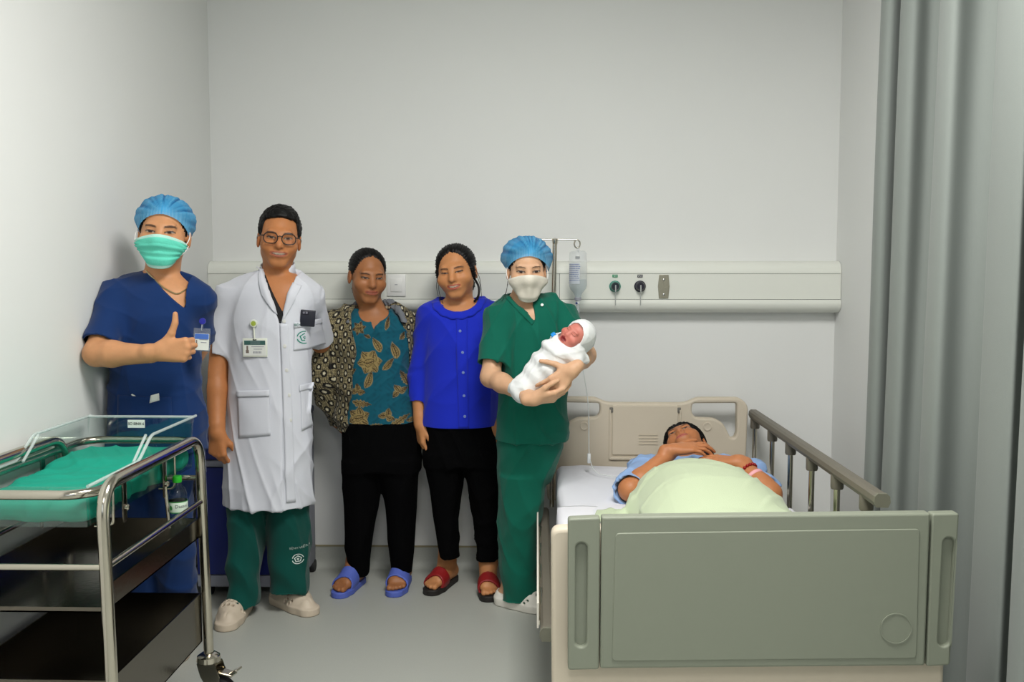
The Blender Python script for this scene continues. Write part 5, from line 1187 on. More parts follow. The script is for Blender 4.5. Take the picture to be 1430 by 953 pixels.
# ============================================================== patient in bed
def patient():
    b = A3((.585, 3.45, .545)); tone = (182, 118, 76)
    P = thing('person', 'patient with dark hair lying in the bed, hands clasped on the chest', 'person', tuple(b))
    H = Head((0.6337, 4.05, 0.6614), frame((-.40, -.34, .85), (-.12, .90, .38)), 1.0, wide=1.0, eye=.0042, smile=.0)
    F = Field(axis(.28, .0036, .95), axis(2.50, .016, 3.36, .0036, 3.92, .0030, 4.22), axis(.53, .0034, .83))
    H.build(F)
    F.add(cone(H.p(0, .022, -.07), (.60, 3.88, .605), .050, .052), .03)
    F.add(slab((.60, 3.66, .598), (.150, .24, .052), None, .05), .05); F.add(slab((.60, 3.28, .615), (.15, .20, .075), None, .07), .06)
    for sx in (-1, 1): F.add(cone((.60 + sx * .08, 3.15, .62), (.60 + sx * .09, 2.72, .605), .075, .05), .04); F.add(cone((.60 + sx * .09, 2.72, .60), (.60 + sx * .09, 2.56, .60), .045, .035), .03)
    sR, eR, wR = A3((.435, 3.84, .605)), A3((0.3486, 3.54, 0.5936)), A3((0.506, 3.65, 0.7054))
    sL, eL, wL = A3((.765, 3.84, .605)), A3((0.847, 3.47, 0.5972)), A3((0.7634, 3.6, 0.6865))
    arm(F, sR, eR, wR, (.048, .042, .040, .028)); arm(F, sL, eL, wL, (.048, .044, .041, .028))
    hand(F, wL, (-.98, .10, .10), (0, .15, -1), (0, 1, .1), [(8, 20, 12)] * 4, ((.75, .62, .1), (.9, .4, .1), (.95, .3, .1)), .95, spread=.08)
    hand(F, wR + A3((.012, -.005, .020)), (.98, .02, .10), (0, .25, -1), (0, 1, .2), [(4, 24, 16), (6, 26, 16), (8, 28, 18), (12, 30, 18)], ((.75, .62, -.1), (.9, .4, -.05), (.95, .25, .1)), .95, spread=.16)
    finish('body', F, b, P, SKIN(tone), paint=lambda V: H.paint(V, skin_col(V, tone), tone, (176, 92, 84)))
    hair(H, b, P, infl=.013, cut=((0, -.128, -.012), (.094, .100, .094)), low=-.035, lowb=-.09, part=.0, extra=(('E', (0, .06, -.03), (.088, .05, .07)), ('E', (.045, .05, -.06), (.045, .04, .06)), ('E', (-.045, .05, -.05), (.045, .04, .06))), amp=.003, label='dark hair spread on the bed')
    G = Field(axis(.25, .0048, 1.0), axis(3.30, .0048, 4.02), axis(.53, .0048, .80))
    G.add(slab((.60, 3.64, .600), (.165, .27, .062), None, .055), 0)
    for s_, e_, f_ in ((sR, eR, 1.06), (sL, eL, .92)):
        G.add(cone((.60, 3.80, .605), s_, .060, .060), .03); q = s_ + (e_ - s_) * f_ * .78
        G.add(tcone(s_, s_ + (e_ - s_) * f_, .058, .064), .03); G.sub(tcone(q, s_ + (e_ - s_) * f_ * 1.2, .050, .056), .003)
    G.add(ell((0.8574, 3.8, 0.62), (.060, .09, .045)), .03); G.add(ell((0.3603, 3.66, 0.5769), (.034, .07, .045)), .03)
    G.sub(cone(H.p(0, .0, -.09), (.595, 3.86, .69), .062, .06), .01)
    finish('hospital_gown', G, b, P, CL('light_blue_cotton', (140, 170, 214)), lambda V: folds(V, 83, .008, 40, (1, 1, 1)), label='light blue hospital gown')
    for nm, f_, r_, rt, c, lab in (('bracelet', .30, .036, .006, (150, 22, 22), 'dark red bead bracelet'), ('wrist_band', .52, .041, .003, (238, 170, 178), 'pink wrist band')):
        p_ = wL + (eL - wL) * f_; d = nrm(eL - wL); u = nrm(np.cross(d, (0, 0, 1))); v = np.cross(d, u)
        if nm == 'bracelet':
            bm = bmesh.new()
            for k in range(18):
                a = 2 * math.pi * k / 18; bmesh.ops.create_icosphere(bm, subdivisions=2, radius=.0068, matrix=Matrix.Translation(Vector(p_ + (u * math.cos(a) + v * math.sin(a)) * r_ - b)))
            link(nm, bm_mesh(nm, bm, True), mat('red_beads', c, .3), P, label=lab)
        else:
            rr = np.array([[p_ + d * h_ + (u * math.cos(a) + v * math.sin(a)) * r_ - b for a in np.linspace(0, 2 * math.pi, 28, endpoint=False)] for h_ in (-.007, .007)])
            link(nm, gridmesh(nm, rr, .0015, closed_u=True), mat('pink_plastic', c, .45), P, label=lab)
    return P

# ------------------------------------------------------------------ shared furniture materials
def clear(name, tint=(.93, .96, .95), gloss=1.0, ior=1.45, rough=.03):
    if name in MATS: return MATS[name]
    m = bpy.data.materials.new(name); m.use_nodes = True; nt = m.node_tree; nt.nodes.remove(nt.nodes['Principled BSDF'])
    fw = nt.nodes.new('ShaderNodeLayerWeight'); fw.inputs['Blend'].default_value = .5; pw = nt.nodes.new('ShaderNodeMath'); pw.operation = 'POWER'; pw.inputs[1].default_value = 4.0; nt.links.new(fw.outputs['Facing'], pw.inputs[0])
    fr = nt.nodes.new('ShaderNodeMapRange'); f0 = ((ior - 1) / (ior + 1)) ** 2; fr.inputs[3].default_value = f0; fr.inputs[4].default_value = f0 + .22; nt.links.new(pw.outputs[0], fr.inputs[0])
    t = nt.nodes.new('ShaderNodeBsdfTransparent'); t.inputs[0].default_value = tint + (1,)
    g = nt.nodes.new('ShaderNodeBsdfGlossy'); g.inputs['Roughness'].default_value = rough; g.inputs[0].default_value = (gloss, gloss, gloss, 1)
    mx = nt.nodes.new('ShaderNodeMixShader'); nt.links.new(fr.outputs[0], mx.inputs[0]); nt.links.new(t.outputs[0], mx.inputs[1]); nt.links.new(g.outputs[0], mx.inputs[2])
    nt.links.new(mx.outputs[0], nt.nodes['Material Output'].inputs[0]); MATS[name] = m; return m
M_CHROME = mat('chrome', (196, 190, 176), .16, 1.0)
M_SHEET = mat('stainless_sheet', (112, 106, 96), .17, 1.0, bump=.06, bscale=90)
M_BEIGE = mat('beige_moulded_plastic', (203, 192, 173), .5, spec=.4, bump=.02, bscale=260)
M_GREY = mat('grey_green_moulded_plastic', (130, 135, 120), .45, spec=.4, bump=.02, bscale=260)
M_TAUPE = mat('taupe_rail_plastic', (106, 101, 90), .45)
M_BLK = mat('black_rubber', (26, 26, 28), .6)
M_LINEN = mat('white_linen', (226, 227, 234), .85, bump=.2, bscale=500, spec=.2)
M_ACR = clear('clear_acrylic', (.90, .94, .93), 1.0, 1.55); M_ACRE = mat('acrylic_edge_glint', (222, 232, 230), .12, spec=.8, alpha=.42)  # edges and rims coloured pale: bright internal reflection of the acrylic painted in

# ------------------------------------------------------------------ hospital bed
def bed():
    b = Vector((.53, 3.35, 0)); D = thing('hospital_bed', 'hospital bed with beige headboard and wide grey-green footboard', 'bed', b)
    mv = lambda me, x=0, y=0, z=0: (me.transform(Matrix.Translation((x, y, z))), me)[1]
    # headboard
    xc = 0.4919
    half = [(0.4906, 0.8099), (0.649, 0.8105), (0.6812, 0.8155), (0.7196, 0.8353), (0.9161, 0.8359), (0.9521, 0.8002), (0.9446, 0.5082), (0.9344, 0.3594)]
    rd = [0, .01, .02, .03, .03, .03, .01, .02]
    right = [(x, z, r) for (x, z), r in zip(half, rd)]; left = [(2 * xc - x, z, r) for x, z, r in right[1:]][::-1]
    outline = rounded_poly(right[1:] + left, .02, 5)
    hole = [(0.7006, 0.8091), (0.9004, 0.8114), (0.9028, 0.679), (0.8936, 0.6527), (0.8742, 0.6526), (0.8574, 0.6886), (0.8375, 0.7213), (0.7985, 0.7408), (0.7145, 0.7437), (0.698, 0.7665)]
    h1 = rounded_poly(hole, .014, 4); h2 = [Vector((2 * xc - p.x, p.y)) for p in h1][::-1]
    me = plate_mesh('headboard', outline, (h1, h2), .050, .010, 3); hb = link('headboard', mv(me, -b.x, 4.335 - b.y), M_BEIGE, D, label='beige headboard with two hand openings')
    pr = [(0.3401, 0.8008), (0.6365, 0.8019), (0.6395, 0.5731), (0.342, 0.5716)]
    px0, px1 = pr[0][0], pr[1][0]; z1, z0 = pr[0][1], pr[2][1]
    me = plate_mesh('inset_panel', rounded_poly([(px0, z1), (px1, z1), (px1, z0), (px0, z0)], .008), (), .012, .004); ip = link('inset_panel', mv(me, -b.x, 4.309 - b.y), M_BEIGE, hb)
    bm = bmesh.new()
    for k in range(4): add_box(bm, (px0 + .12 - b.x, 4.299 - b.y, z0 + .05 + .014 * k), (px1 - .09 - b.x, 4.304 - b.y, z0 + .053 + .014 * k))
    add_box(bm, (px0 - .012 - b.x, 4.300 - b.y, z0 - .022), (px1 + .012 - b.x, 4.312 - b.y, z0 - .010), .003)
    for q in (px0 - .014, px1 + .006): add_box(bm, (q - b.x, 4.302 - b.y, z0 - .02), (q + .008 - b.x, 4.312 - b.y, z1 - .02), .002)
    link('ribs', bm_mesh('ribs', bm), M_BEIGE, ip)
    for q in (px0 - .012, px1 - .006): box('hook_slot', (q - b.x, 4.303 - b.y, z1 - .034), (q + .018 - b.x, 4.311 - b.y, z1 - .010), mat('slot_shadow_plastic', (110, 106, 98), .6), ip, .002)  # solid block in place of a slot, its shade put into the colour
    for px, pz in ((0.7697, 0.7047), (2 * xc - (0.7697, 0.7047)[0], (0.7697, 0.7047)[1])):
        lathe('round_boss', [(.020, 0), (.020, .004), (.016, .005), (.012, .003), (0, .004)], M_BEIGE, hb, 24, Matrix.Translation((px - b.x, 4.3105 - b.y, pz)) @ RX)
    # board at the foot end, beige, behind the grey table board
    xl, xr = 0.0365, 1.0509; zt = 0.7564
    me = plate_mesh('end_board', rounded_poly([(xl, zt - .004, .025), (xl + .14, zt, .05), (xr - .14, zt, .05), (xr, zt - .004, .025), (xr - .005, .12, .03), (xl + .005, .12, .03)], .04), (), .05, .012, 3)
    link('end_board', mv(me, -b.x, 2.445 - b.y), M_BEIGE, D, label='beige end board at the foot')
    # grey-green board in three pieces
    Y = 2.375; ft = bpy.data.objects.new('footboard', None); COL.objects.link(ft); ft.parent = D; ft['label'] = 'grey-green board hung on the foot end'
    c = [(0.1617, 0.7997), (0.9728, 0.8143), (0.9714, 0.4259), (0.1609, 0.4094)]
    me = plate_mesh('centre_panel', rounded_poly(c, .006), (), .036, .006, 3); cp = link('centre_panel', mv(me, -b.x, Y - b.y), M_GREY, ft)
    q = [(0.1923, 0.7635), (0.9511, 0.7799), (0.9531, 0.4423), (0.186, 0.4265)]
    inner = rounded_poly([(x + (.004 if i in (0, 3) else -.004), z + (-.004 if i < 2 else .004)) for i, (x, z) in enumerate(q)], .012)
    me = plate_mesh('inset_panel', inner, (), .006, .0022, 2); link('inset_panel', mv(me, -b.x, Y - .0178 - b.y), M_GREY, ft)
    rx_, rz_ = (0.8957, 0.5227)
    lathe('round_boss', [(.0395, 0), (.0395, .0024), (.0365, .0024), (.0365, .0008), (0, .0008)], M_GREY, ft, 40, Matrix.Translation((rx_ - b.x, Y - .0208 - b.y, rz_)) @ RX)
    for sgn, w4, sl in ((-1, [(0.0782, 0.7929), (0.1588, 0.7971), (0.1588, 0.4051), (0.0799, 0.4024)], ((0.1126, 0.7327), (0.1123, 0.4626))), (1, [(0.9787, 0.8118), (1.0454, 0.814), (1.0359, 0.4261), (0.9773, 0.4217)], ((1.0229, 0.7523), (1.0183, 0.474)))):
        (x0, za), (x1, zb) = sl; r = .0145
        hole = [(x0 + r * math.cos(R(a)), za - r + r * math.sin(R(a))) for a in range(0, 181, 20)] + [(x1 + r * math.cos(R(a)), zb + r + r * math.sin(R(a))) for a in range(180, 361, 20)]
        me = plate_mesh('wing', rounded_poly(w4, .008), (hole,), .034, .005, 3); wg = link('wing', mv(me, -b.x, Y + .004 - b.y), M_GREY, ft)
        box('slot_floor', (min(x0, x1) - .022 - b.x, Y + .004 - b.y, zb - .006), (max(x0, x1) + .022 - b.x, Y + .016 - b.y, za + .006), M_GREY, wg)
    # rails
    def rail(x, y0, y1, z, raised, lab):
        r = bpy.data.objects.new('side_rail', None); COL.objects.link(r); r.parent = D; r['label'] = lab
        P = [(-.022, 0), (-.020, .016), (-.012, .024), (.012, .024), (.020, .016), (.022, 0), (.016, -.014), (-.016, -.014)]
        extr('rail_bar', [(x + p[0] - b.x, z + p[1]) for p in P], y0 - b.y, y1 - b.y, M_TAUPE, r, 'y')
        extr('end_cap', [(x + p[0] * 1.06 - b.x, z + p[1] * 1.06) for p in P], y0 - .012 - b.y, y0 - b.y, mat('rail_cap', (112, 112, 98), .5), r, 'y')
        if raised:
            for y in (4.32, 4.0, 3.71, 3.42, 3.13, 2.85):
                p = tube('post', [(x - b.x, y - b.y, z - .03), (x - b.x, y - b.y, .36)], .0105, M_CHROME, r, 12)
                lathe('post_collar', [(.019, -.056), (.021, -.05), (.021, -.012), (.016, 0)], M_TAUPE, p, 16, Matrix.Translation((x - b.x, y - b.y, z)))
            tube('lower_bar', [(x - b.x, y0 + .05 - b.y, .36), (x - b.x, y1 - b.y, .36)], .016, M_TAUPE, r)
        else:
            for y in np.linspace(y0 + .1, y1 - .05, 6):
                p = tube('post', [(x - .018 - b.x, y - b.y, z + .0), (x - .018 - b.x, y + .24 - b.y, z + .02)], .009, M_CHROME, r, 10)
            extr('lower_bar', [(x - .031 - b.x, z + .01), (x - .025 - b.x, z + .01), (x - .025 - b.x, z + .085), (x - .031 - b.x, z + .085)], y0 + .03 - b.y, y1 - b.y, mat('rail_white', (214, 210, 198), .5), r, 'y')
    rail(.985, 2.73, 4.36, .752, True, 'raised right side rail with chrome posts')
    rail(.032, 2.74, 4.15, .345, False, 'lowered left side rail')
    # base
    box('platform', (.10 - b.x, 2.50 - b.y, .34), (.93 - b.x, 4.30 - b.y, .40), M_BEIGE, D, .01)
    bm = bmesh.new()
    for x in (.13, .86): add_box(bm, (x - b.x, 2.55 - b.y, .20), (x + .05 - b.x, 4.25 - b.y, .26), .004)
    for y in (2.62, 4.12): add_box(bm, (.13 - b.x, y - b.y, .20), (.91 - b.x, y + .05 - b.y, .26), .004)
    for x in (.30, .68):
        for y in (2.9, 3.8): add_box(bm, (x - b.x, y - b.y, .25), (x + .06 - b.x, y + .06 - b.y, .345), .004)
    link('base_frame', bm_mesh('base_frame', bm), M_BEIGE, D)
    for x in (.155, .885):
        for y in (2.64, 4.15):
            cs = lathe('caster', [(.012, .10), (.012, .20)], M_CHROME, D, 12, Matrix.Translation((x - b.x, y - b.y, 0)))
            lathe('wheel', [(.02, -.018), (.055, -.018), (.060, -.012), (.060, .012), (.055, .018), (.02, .018)], M_BLK, cs, 24, Matrix.Translation((x - b.x, y - .02 - b.y, .060)) @ Matrix.Rotation(R(90), 4, 'Y'))
    # mattress: lifts away
    F = Field(axis(.05, .010, .96), axis(2.46, .013, 4.30), axis(.38, .006, .58)); F.add(slab((.505, 3.36, .470), (.420, .885, .070), None, .03), 0)
    V, Q = F.mesh(1); V = V + vnormals(V, Q) * (folds(V, 5, .0035, 16, (1, 1, .4)) + .002 * np.sin(V[:, 0] * 9))[:, None]
    o = link('mattress', fast_mesh('mattress', V - A3((.505, 3.36, .40)), Q), M_LINEN, None, (.505, 3.36, .40)); tag(o, 'mattress in a white fitted sheet on the hospital bed', 'mattress')
    P = np.array([[(x, y, .5445 + .003 * math.sin(9 * x + 5 * y) * math.sin(7 * y) + .002 * math.sin(31 * x - 12 * y)) for x in np.linspace(.082, .93, 60)] for y in np.linspace(2.50, 3.48, 60)])
    P[:, 0, 2] -= .004; P[:, 0, 0] -= .006; side = P[:, :1].copy(); side[..., 2] -= .11; side[..., 0] -= .008; P = np.concatenate([side, P], 1)
    o = link('draw_sheet', gridmesh('draw_sheet', P - A3((.505, 3.0, .54)), .003), mat('white_draw_sheet', (232, 232, 238), .85, bump=.2, bscale=500), None, (.505, 3.0, .54)); tag(o, 'white draw sheet laid over the lower half of the mattress', 'sheet')
    # blanket over the patient
    nu, nv = 110, 120; xs, ys = np.linspace(.225, .895, nu), np.linspace(2.49, 3.565, nv); X, Yg = np.meshgrid(xs, ys)
    tt = (Yg - 2.49) / (3.565 - 2.49)
    A = np.interp(Yg, [2.49, 2.62, 2.9, 3.15, 3.35, 3.50, 3.565], [.09, .115, .135, .180, .185, .165, .150]); Wd = np.interp(Yg, [2.49, 3.1, 3.45, 3.565], [.27, .275, .250, .215]); xcn = np.interp(Yg, [2.49, 3.2, 3.565], [.595, .590, .575])
    u = np.abs(X - xcn) / Wd; Hh = A * np.clip(1 - np.clip(u, 0, 1.2) ** 2.6, 0, 1) ** .75
    edge = np.interp(u, [.0, .85, 1.0, 1.3], [0, 0, 1, 1.6]); Yq = Yg - edge * .10 * sstep(.6, 1.0, tt)              # corners of the top edge slip down the sides
    Z = .5485 + Hh + .010 * np.exp(-((u - 1.05) / .10) ** 2) * (1 + np.sin(Yg * 40)) * .5
    P = np.stack([xcn + (X - xcn) * (1 + .06 * np.sin(tt * 9) * (u > .9)), Yq, Z], -1)
    N = folds(P.reshape(-1, 3), 33, .010, 16, (1, .6, .3)).reshape(Z.shape); Sx = .010 * (1 - np.abs(np.sin(X * 34 - Yg * 16 + 1.2))) ** 3 * sstep(.64, .76, X)
    P[..., 2] += np.maximum(N * (.4 + .6 * (u > .6)) + Sx, -.004)
    o = link('blanket', gridmesh('blanket', (P - A3((.595, 3.0, .56)))[::-1], .006), mat('pale_green_flannel', (194, 207, 174), .92, bump=.35, bscale=380, sheen=.2, spec=.15), None, (.595, 3.0, .56)); tag(o, 'pale green blanket over the lying patient', 'blanket')
bed()

# ------------------------------------------------------------------ drip stand and drip
def drip():
    Y = 4.255; px, pz = (0.078, 1.5443); pb = 0.0681; zb = .345
    S = thing('iv_pole', 'thin chrome drip stand with hooks at the head corner of the bed', 'stand', (pb, Y, zb))
    tube('pole', [(0, 0, 0), (0, 0, 1.05 - zb), (px - pb, 0, pz - zb)], .0105, M_CHROME, S, 14)
    hx = 0.1758; lx = -0.0261
    bm = bmesh.new()
    for a, s in ((hx, 1), (lx, -1)):
        zz = pz - zb; c = (a - pb); pts = [(px - pb, 0, zz), (c - s * .006, 0, zz - .001)] + [(c + s * .016 * math.sin(R(t)) * .8, 0, zz - .020 + .018 * math.cos(R(t))) for t in range(0, 330, 25)]
        add_tube(bm, pts, .0032, 8)
    link('hook_bar', bm_mesh('hook_bar', bm, True, 60), M_CHROME, S)
    lathe('pole_top', [(.011, -.02), (.013, -.012), (.013, .002), (.004, .006)], M_CHROME, S, 14, Matrix.Translation((px - pb, 0, pz - zb)))
    bx = 0.1782 + .002; zt, z1, z2, z3, z4, z5 = 1.4988, 1.4516, 1.3409, 1.3029, 1.2775, 1.2108
    B = thing('drip_bottle', 'clear upside-down drip bottle with tubing hanging from the stand hook', 'drip', (bx, Y, z4))
    M_PL = mat('drip_plastic', (216, 222, 226), .15, spec=.6, alpha=.24); q = lambda z: z - z4
    lathe('bottle', [(.012, q(zt) - .002), (.030, q(zt) - .006), (.0375, q(zt) - .014), (.0395, q(z1)), (.0405, q(z1) - .008), (.0405, q(z2)), (.036, q(z2) - .014), (.017, q(z3)), (.0135, q(z3) - .01), (.0135, q(z4))], M_PL, B, 32)
    lathe('saline', [(.036, q(z2) + .028), (.0385, q(z2) + .027), (.0385, q(z2)), (.034, q(z2) - .014), (.015, q(z3)), (.0115, q(z4) + .004)], clear('saline', (.90, .935, .95), .8, 1.2), B, 32)
    lathe('hang_tab', [(.004, q(zt) - .012), (.006, q(zt) - .004), (.006, q(zt) + .010), (.003, q(zt) + .016)], M_PL, B, 12)
    box('hang_strap', (-.014, -.0415, q(z1) + .006), (.006, -.0385, q(z1) + .018), mat('strap_grey', (150, 154, 156), .5), B)
    me = fast_mesh('label', [(.0412 * math.sin(a), -.0412 * math.cos(a), h) for h in (q(z2) + .008, q(z1) - .012) for a in np.linspace(-1.25, .15, 14)], np.array([(i, i + 1, i + 15, i + 14) for i in range(13)]))
    lb = link('label', me, mat('drip_label', (206, 212, 222), .6, alpha=.75), B, label='printed label')
    bm = bmesh.new(); rg = random.Random(4)
    for k in range(9):
        h = q(z1) - .020 - k * .0085; a0 = -1.15
        while a0 < .05:
            da = rg.uniform(.06, .22); a1 = a0 + da
            if h > q(z2) + .01: bm.faces.new([bm.verts.new((.0416 * math.sin(a), -.0416 * math.cos(a), z)) for a, z in ((a0, h), (a1, h), (a1, h + .0034), (a0, h + .0034))])
            a0 = a1 + rg.uniform(.03, .10)
    link('printed_lines', bm_mesh('printed_lines', bm), mat('drip_ink', (90, 104, 150), .6), lb)
    lathe('cap', [(.0145, -.002), (.0155, .004), (.0155, .010), (.013, .012)], mat('cap_grey', (150, 152, 160), .4), B, 20)
    lathe('spike', [(.006, -.02), (.009, -.014), (.009, -.004), (.012, -.001)], mat('white_plastic', (228, 230, 230), .3), B, 16)
    lathe('vent', [(.005, 0), (.005, .012), (0, .013)], mat('vent_navy', (40, 52, 110), .3), B, 12, Matrix.Translation((-.006, -.006, -.014)) @ RX)
    lathe('drip_chamber', [(.003, q(z5)), (.0065, q(z5) + .006), (.0085, q(z5) + .012), (.0085, -.024), (.006, -.020)], M_PL, B, 16)
    c1, c2 = (0.2243, 0.8436), (0.2224, 0.6099)
    pts = [(0, 0, q(z5)), (.001, -.01, q(z5) - .05), (.004, -.05, q(z5) - .14)]
    pts += [(c1[0] - bx, 4.14 - Y, c1[1] - z4), (c2[0] - bx, 4.05 - Y, c2[1] - z4), (.245 - bx, 4.00 - Y, .553 - z4), (.32 - bx, 3.96 - Y, .550 - z4), (.40 - bx, 3.90 - Y, .552 - z4)]
    tube('tubing', round_path(pts, .08), .0020, mat('clear_tubing', (226, 230, 228), .2, alpha=.8), B, 8)
    box('roller_clamp', (c2[0] - bx - .007, 4.05 - Y - .007, c2[1] - z4 - .022), (c2[0] - bx + .007, 4.05 - Y + .007, c2[1] - z4 + .020), mat('white_plastic', (228, 230, 230), .3), B, .003)
drip()

# ------------------------------------------------------------------ bedside cabinet behind the doctor
def cabinet():
    x0, x1, y0, y1, z0, z1 = -1.462, -1.038, 4.0, 4.395, .05, .785
    b = Vector(((x0 + x1) / 2, (y0 + y1) / 2, 0)); K = thing('bedside_cabinet', 'blue-fronted grey bedside cabinet on casters in the back left corner', 'cabinet', b); q = lambda x, y, z: (x - b.x, y - b.y, z)
    ms = mat('cabinet_grey', (150, 154, 168), .45); mb = mat('cabinet_blue', (12, 34, 118), .4)
    box('body', q(x0, y0 + .012, z0), q(x1, y1, z1 - .03), ms, K, .004)
    box('top', q(x0 - .004, y0 - .006, z1 - .03), q(x1 + .004, y1 + .004, z1), mat('cabinet_top', (90, 100, 130), .4), K, .008)
    d = box('drawer', q(x0 + .006, y0 - .006, .605), q(x1 - .006, y0 + .012, z1 - .036), mb, K, .006)
    box('handle', q(x0 + .13, y0 - .016, .66), q(x1 - .13, y0 - .006, .675), ms, d, .003)
    box('dividing_strip', q(x0 + .006, y0 - .004, .574), q(x1 - .006, y0 + .012, .600), ms, K, .003, label='grey strip between drawer and door')
    d = box('door', q(x0 + .006, y0 - .006, .105), q(x1 - .006, y0 + .012, .570), mb, K, .006)
    box('handle', q(x1 - .075, y0 - .016, .36), q(x1 - .06, y0 - .006, .46), ms, d, .003)
    box('plinth', q(x0 + .004, y0 + .002, z0), q(x1 - .004, y0 + .014, .100), ms, K, .003)
    for x in (x0 + .04, x1 - .012):
        for y in (y0 + .05, y1 - .02):
            c = lathe('caster', [(.008, .03), (.008, .055)], M_BLK, K, 10, Matrix.Translation(q(x, y, 0)))
            lathe('wheel', [(.01, -.014), (.027, -.014), (.030, -.008), (.030, .008), (.027, .014), (.01, .014)], M_BLK, c, 18, Matrix.Translation(q(x, y, .030)) @ Matrix.Rotation(R(90), 4, 'Y'))
cabinet()

# ------------------------------------------------------------------ newborn trolley: steel frame, clear basin, mattress, bottle
def trolley():
    xl, xr, y0, y1, zt = -1.478, -1.05, 2.255, 2.945, .893
    b = Vector((-1.27, 2.6, 0)); T = thing('trolley', 'stainless steel newborn trolley with two tray shelves at the lower left', 'trolley', b); q = lambda x, y, z: Vector((x, y, z)) - b
    for x in (xl, xr):
        dx = -.02 if x == xr else .02
        tube('side_frame', round_path([q(x + dx * .0, y0 + .03, .186), q(x, y0, zt), q(x, y1 - .02, zt), q(x, y1 + .02, .186)], .085, 10), .0155, M_CHROME, T, 16)
        tube('side_bar', [q(x, y0 + .012, .690), q(x, y1 + .004, .690)], .0085, M_CHROME, T, 12)
    for y, z in ((y0 + .010, .690), (y1, .762)): tube('cross_bar', [q(xl, y, z), q(xr, y, z)], .0085, M_CHROME, T, 12)
    def tray(z0, z1, yy0, yy1, name, lab):
        bm = bmesh.new(); t = .004; X0, X1 = xl + .014, xr - .012
        add_box(bm, q(X0, yy0, z0), q(X1, yy1, z0 + t))
        for lo, hi in (((X0, yy0, z0), (X0 + t, yy1, z1)), ((X1 - t, yy0, z0), (X1, yy1, z1)), ((X0, yy0, z0), (X1, yy0 + t, z0 + (.014 if z0 > .5 else z1 - z0))), ((X0, yy1 - t, z0), (X1, yy1, z1))): add_box(bm, q(*lo), q(*hi))
        return link(name, bm_mesh(name, bm), M_SHEET, T, label=lab)
    tr = tray(.572, .634, y0 + .022, y1 - .004, 'tray', 'upper shallow steel tray'); tray(.235, .392, y0 + .040, y1 - .002, 'tray', 'lower deep steel tray')
    box('sticker', q(xr - .0125, y0 + .030, .590), q(xr - .0112, y0 + .062, .630), mat('sticker', (206, 196, 168), .7), tr, label='small cream sticker')
    # basin ring and its brackets
    ry0, ry1, rxl, rxr, rz = 2.315, 3.085, -1.484, -1.108, .856
    cs = []; rc = .075
    for cx, cy, a0 in ((rxr - rc, ry1 - rc, 0), (rxl + rc, ry1 - rc, 90), (rxl + rc, ry0 + rc, 180), (rxr - rc, ry0 + rc, 270)):
        cs += [q(cx + rc * math.cos(R(a0 + a)), cy + rc * math.sin(R(a0 + a)), rz) for a in range(0, 91, 15)]
    tube('basin_ring', cs, .0125, M_CHROME, T, 14, True)
    for x, s in ((rxl + .004, 1), (rxr - .004, -1)):
        for y in (2.52, 2.80):
            k = box('bracket', q(x - .0025, y - .012, .735), q(x + .0025, y + .012, rz), M_SHEET, T, .001)
            lathe('bolt', [(.009, 0), (.009, .006), (.005, .010), (0, .010)], M_CHROME, k, 12, Matrix.Translation(q(x + (.004 if s > 0 else .003), y, .775)) @ Matrix.Rotation(R(90), 4, 'Y'))
        tube('support_strap', round_path([q(x, 2.45, rz - .005), q(x, 2.45, .742), q(x - s * -.05, 2.45, .742)], .02), .0042, M_CHROME, T, 8)
        tube('support_strap', round_path([q(x, 2.88, rz - .005), q(x, 2.88, .742), q(x - s * -.05, 2.88, .742)], .02), .0042, M_CHROME, T, 8)
        tube('strut', [q(x, 2.80, .775), q(x - s * .010, 2.80, .640)], .0055, M_CHROME, T, 8)
    for x in (xl + .004, xr):
        for y in (y0 + .045, y1 + .018):
            mz = Matrix.Translation(q(x, y, 0))
            k = lathe('caster', [(.0, .190), (.022, .190), (.036, .180), (.038, .164), (.026, .156), (.0, .156)], M_CHROME, T, 20, mz)
            rz = Matrix.Rotation(R(-14), 4, 'Z') @ Matrix.Translation((.040, 0, 0))
            lathe('wheel', [(.012, -.014), (.036, -.015), (.040, -.018), (.052, -.016), (.058, -.010), (.059, 0), (.058, .010), (.052, .016), (.040, .018), (.036, .015), (.012, .014)], M_BLK, k, 32, mz @ rz @ Matrix.Translation((0, 0, .059)) @ Matrix.Rotation(R(90), 4, 'X'))
            bm = bmesh.new(); W = mz @ rz
            for sy in (-.022, .022):
                pr = [(-.070, .158), (-.006, .164), (.012, .120), (.012, .050), (-.008, .044), (-.058, .118)]
                A = [bm.verts.new(W @ Vector((px, sy - .0015, pz))) for px, pz in pr]; B = [bm.verts.new(W @ Vector((px, sy + .0015, pz))) for px, pz in pr]
                bm.faces.new(A); bm.faces.new(B[::-1])
                for i in range(6): bm.faces.new((A[i], A[(i + 1) % 6], B[(i + 1) % 6], B[i]))
            add_tube(bm, [W @ Vector((0, -.027, .059)), W @ Vector((0, .027, .059))], .007, 10)
            link('fork', bm_mesh('fork', bm), M_CHROME, k)
            bm = bmesh.new()
            for lo, hi, tl in (((-.030, -.018, .132), (.052, .018, .140), 6), ((.046, -.018, .130), (.076, .018, .138), -32)):
                add_box(bm, lo, hi, .002, 1, W @ Matrix.Translation((0, 0, 0)) @ Matrix.Translation(lo) @ Matrix.Rotation(R(tl), 4, 'Y') @ Matrix.Translation(-Vector(lo)))
            link('brake_lever', bm_mesh('brake_lever', bm), M_CHROME, k)
    # basin: lifts out
    bb = Vector((-1.296, 2.70, .772)); N = thing('bassinet_basin', 'clear acrylic newborn basin with raised head end set in the trolley ring', 'basin', bb); g = lambda x, y, z: Vector((x, y, z)) - bb
    bx0, bx1, by0, by1 = -1.466, -1.126, 2.335, 3.065; zr = .872; zh = .934
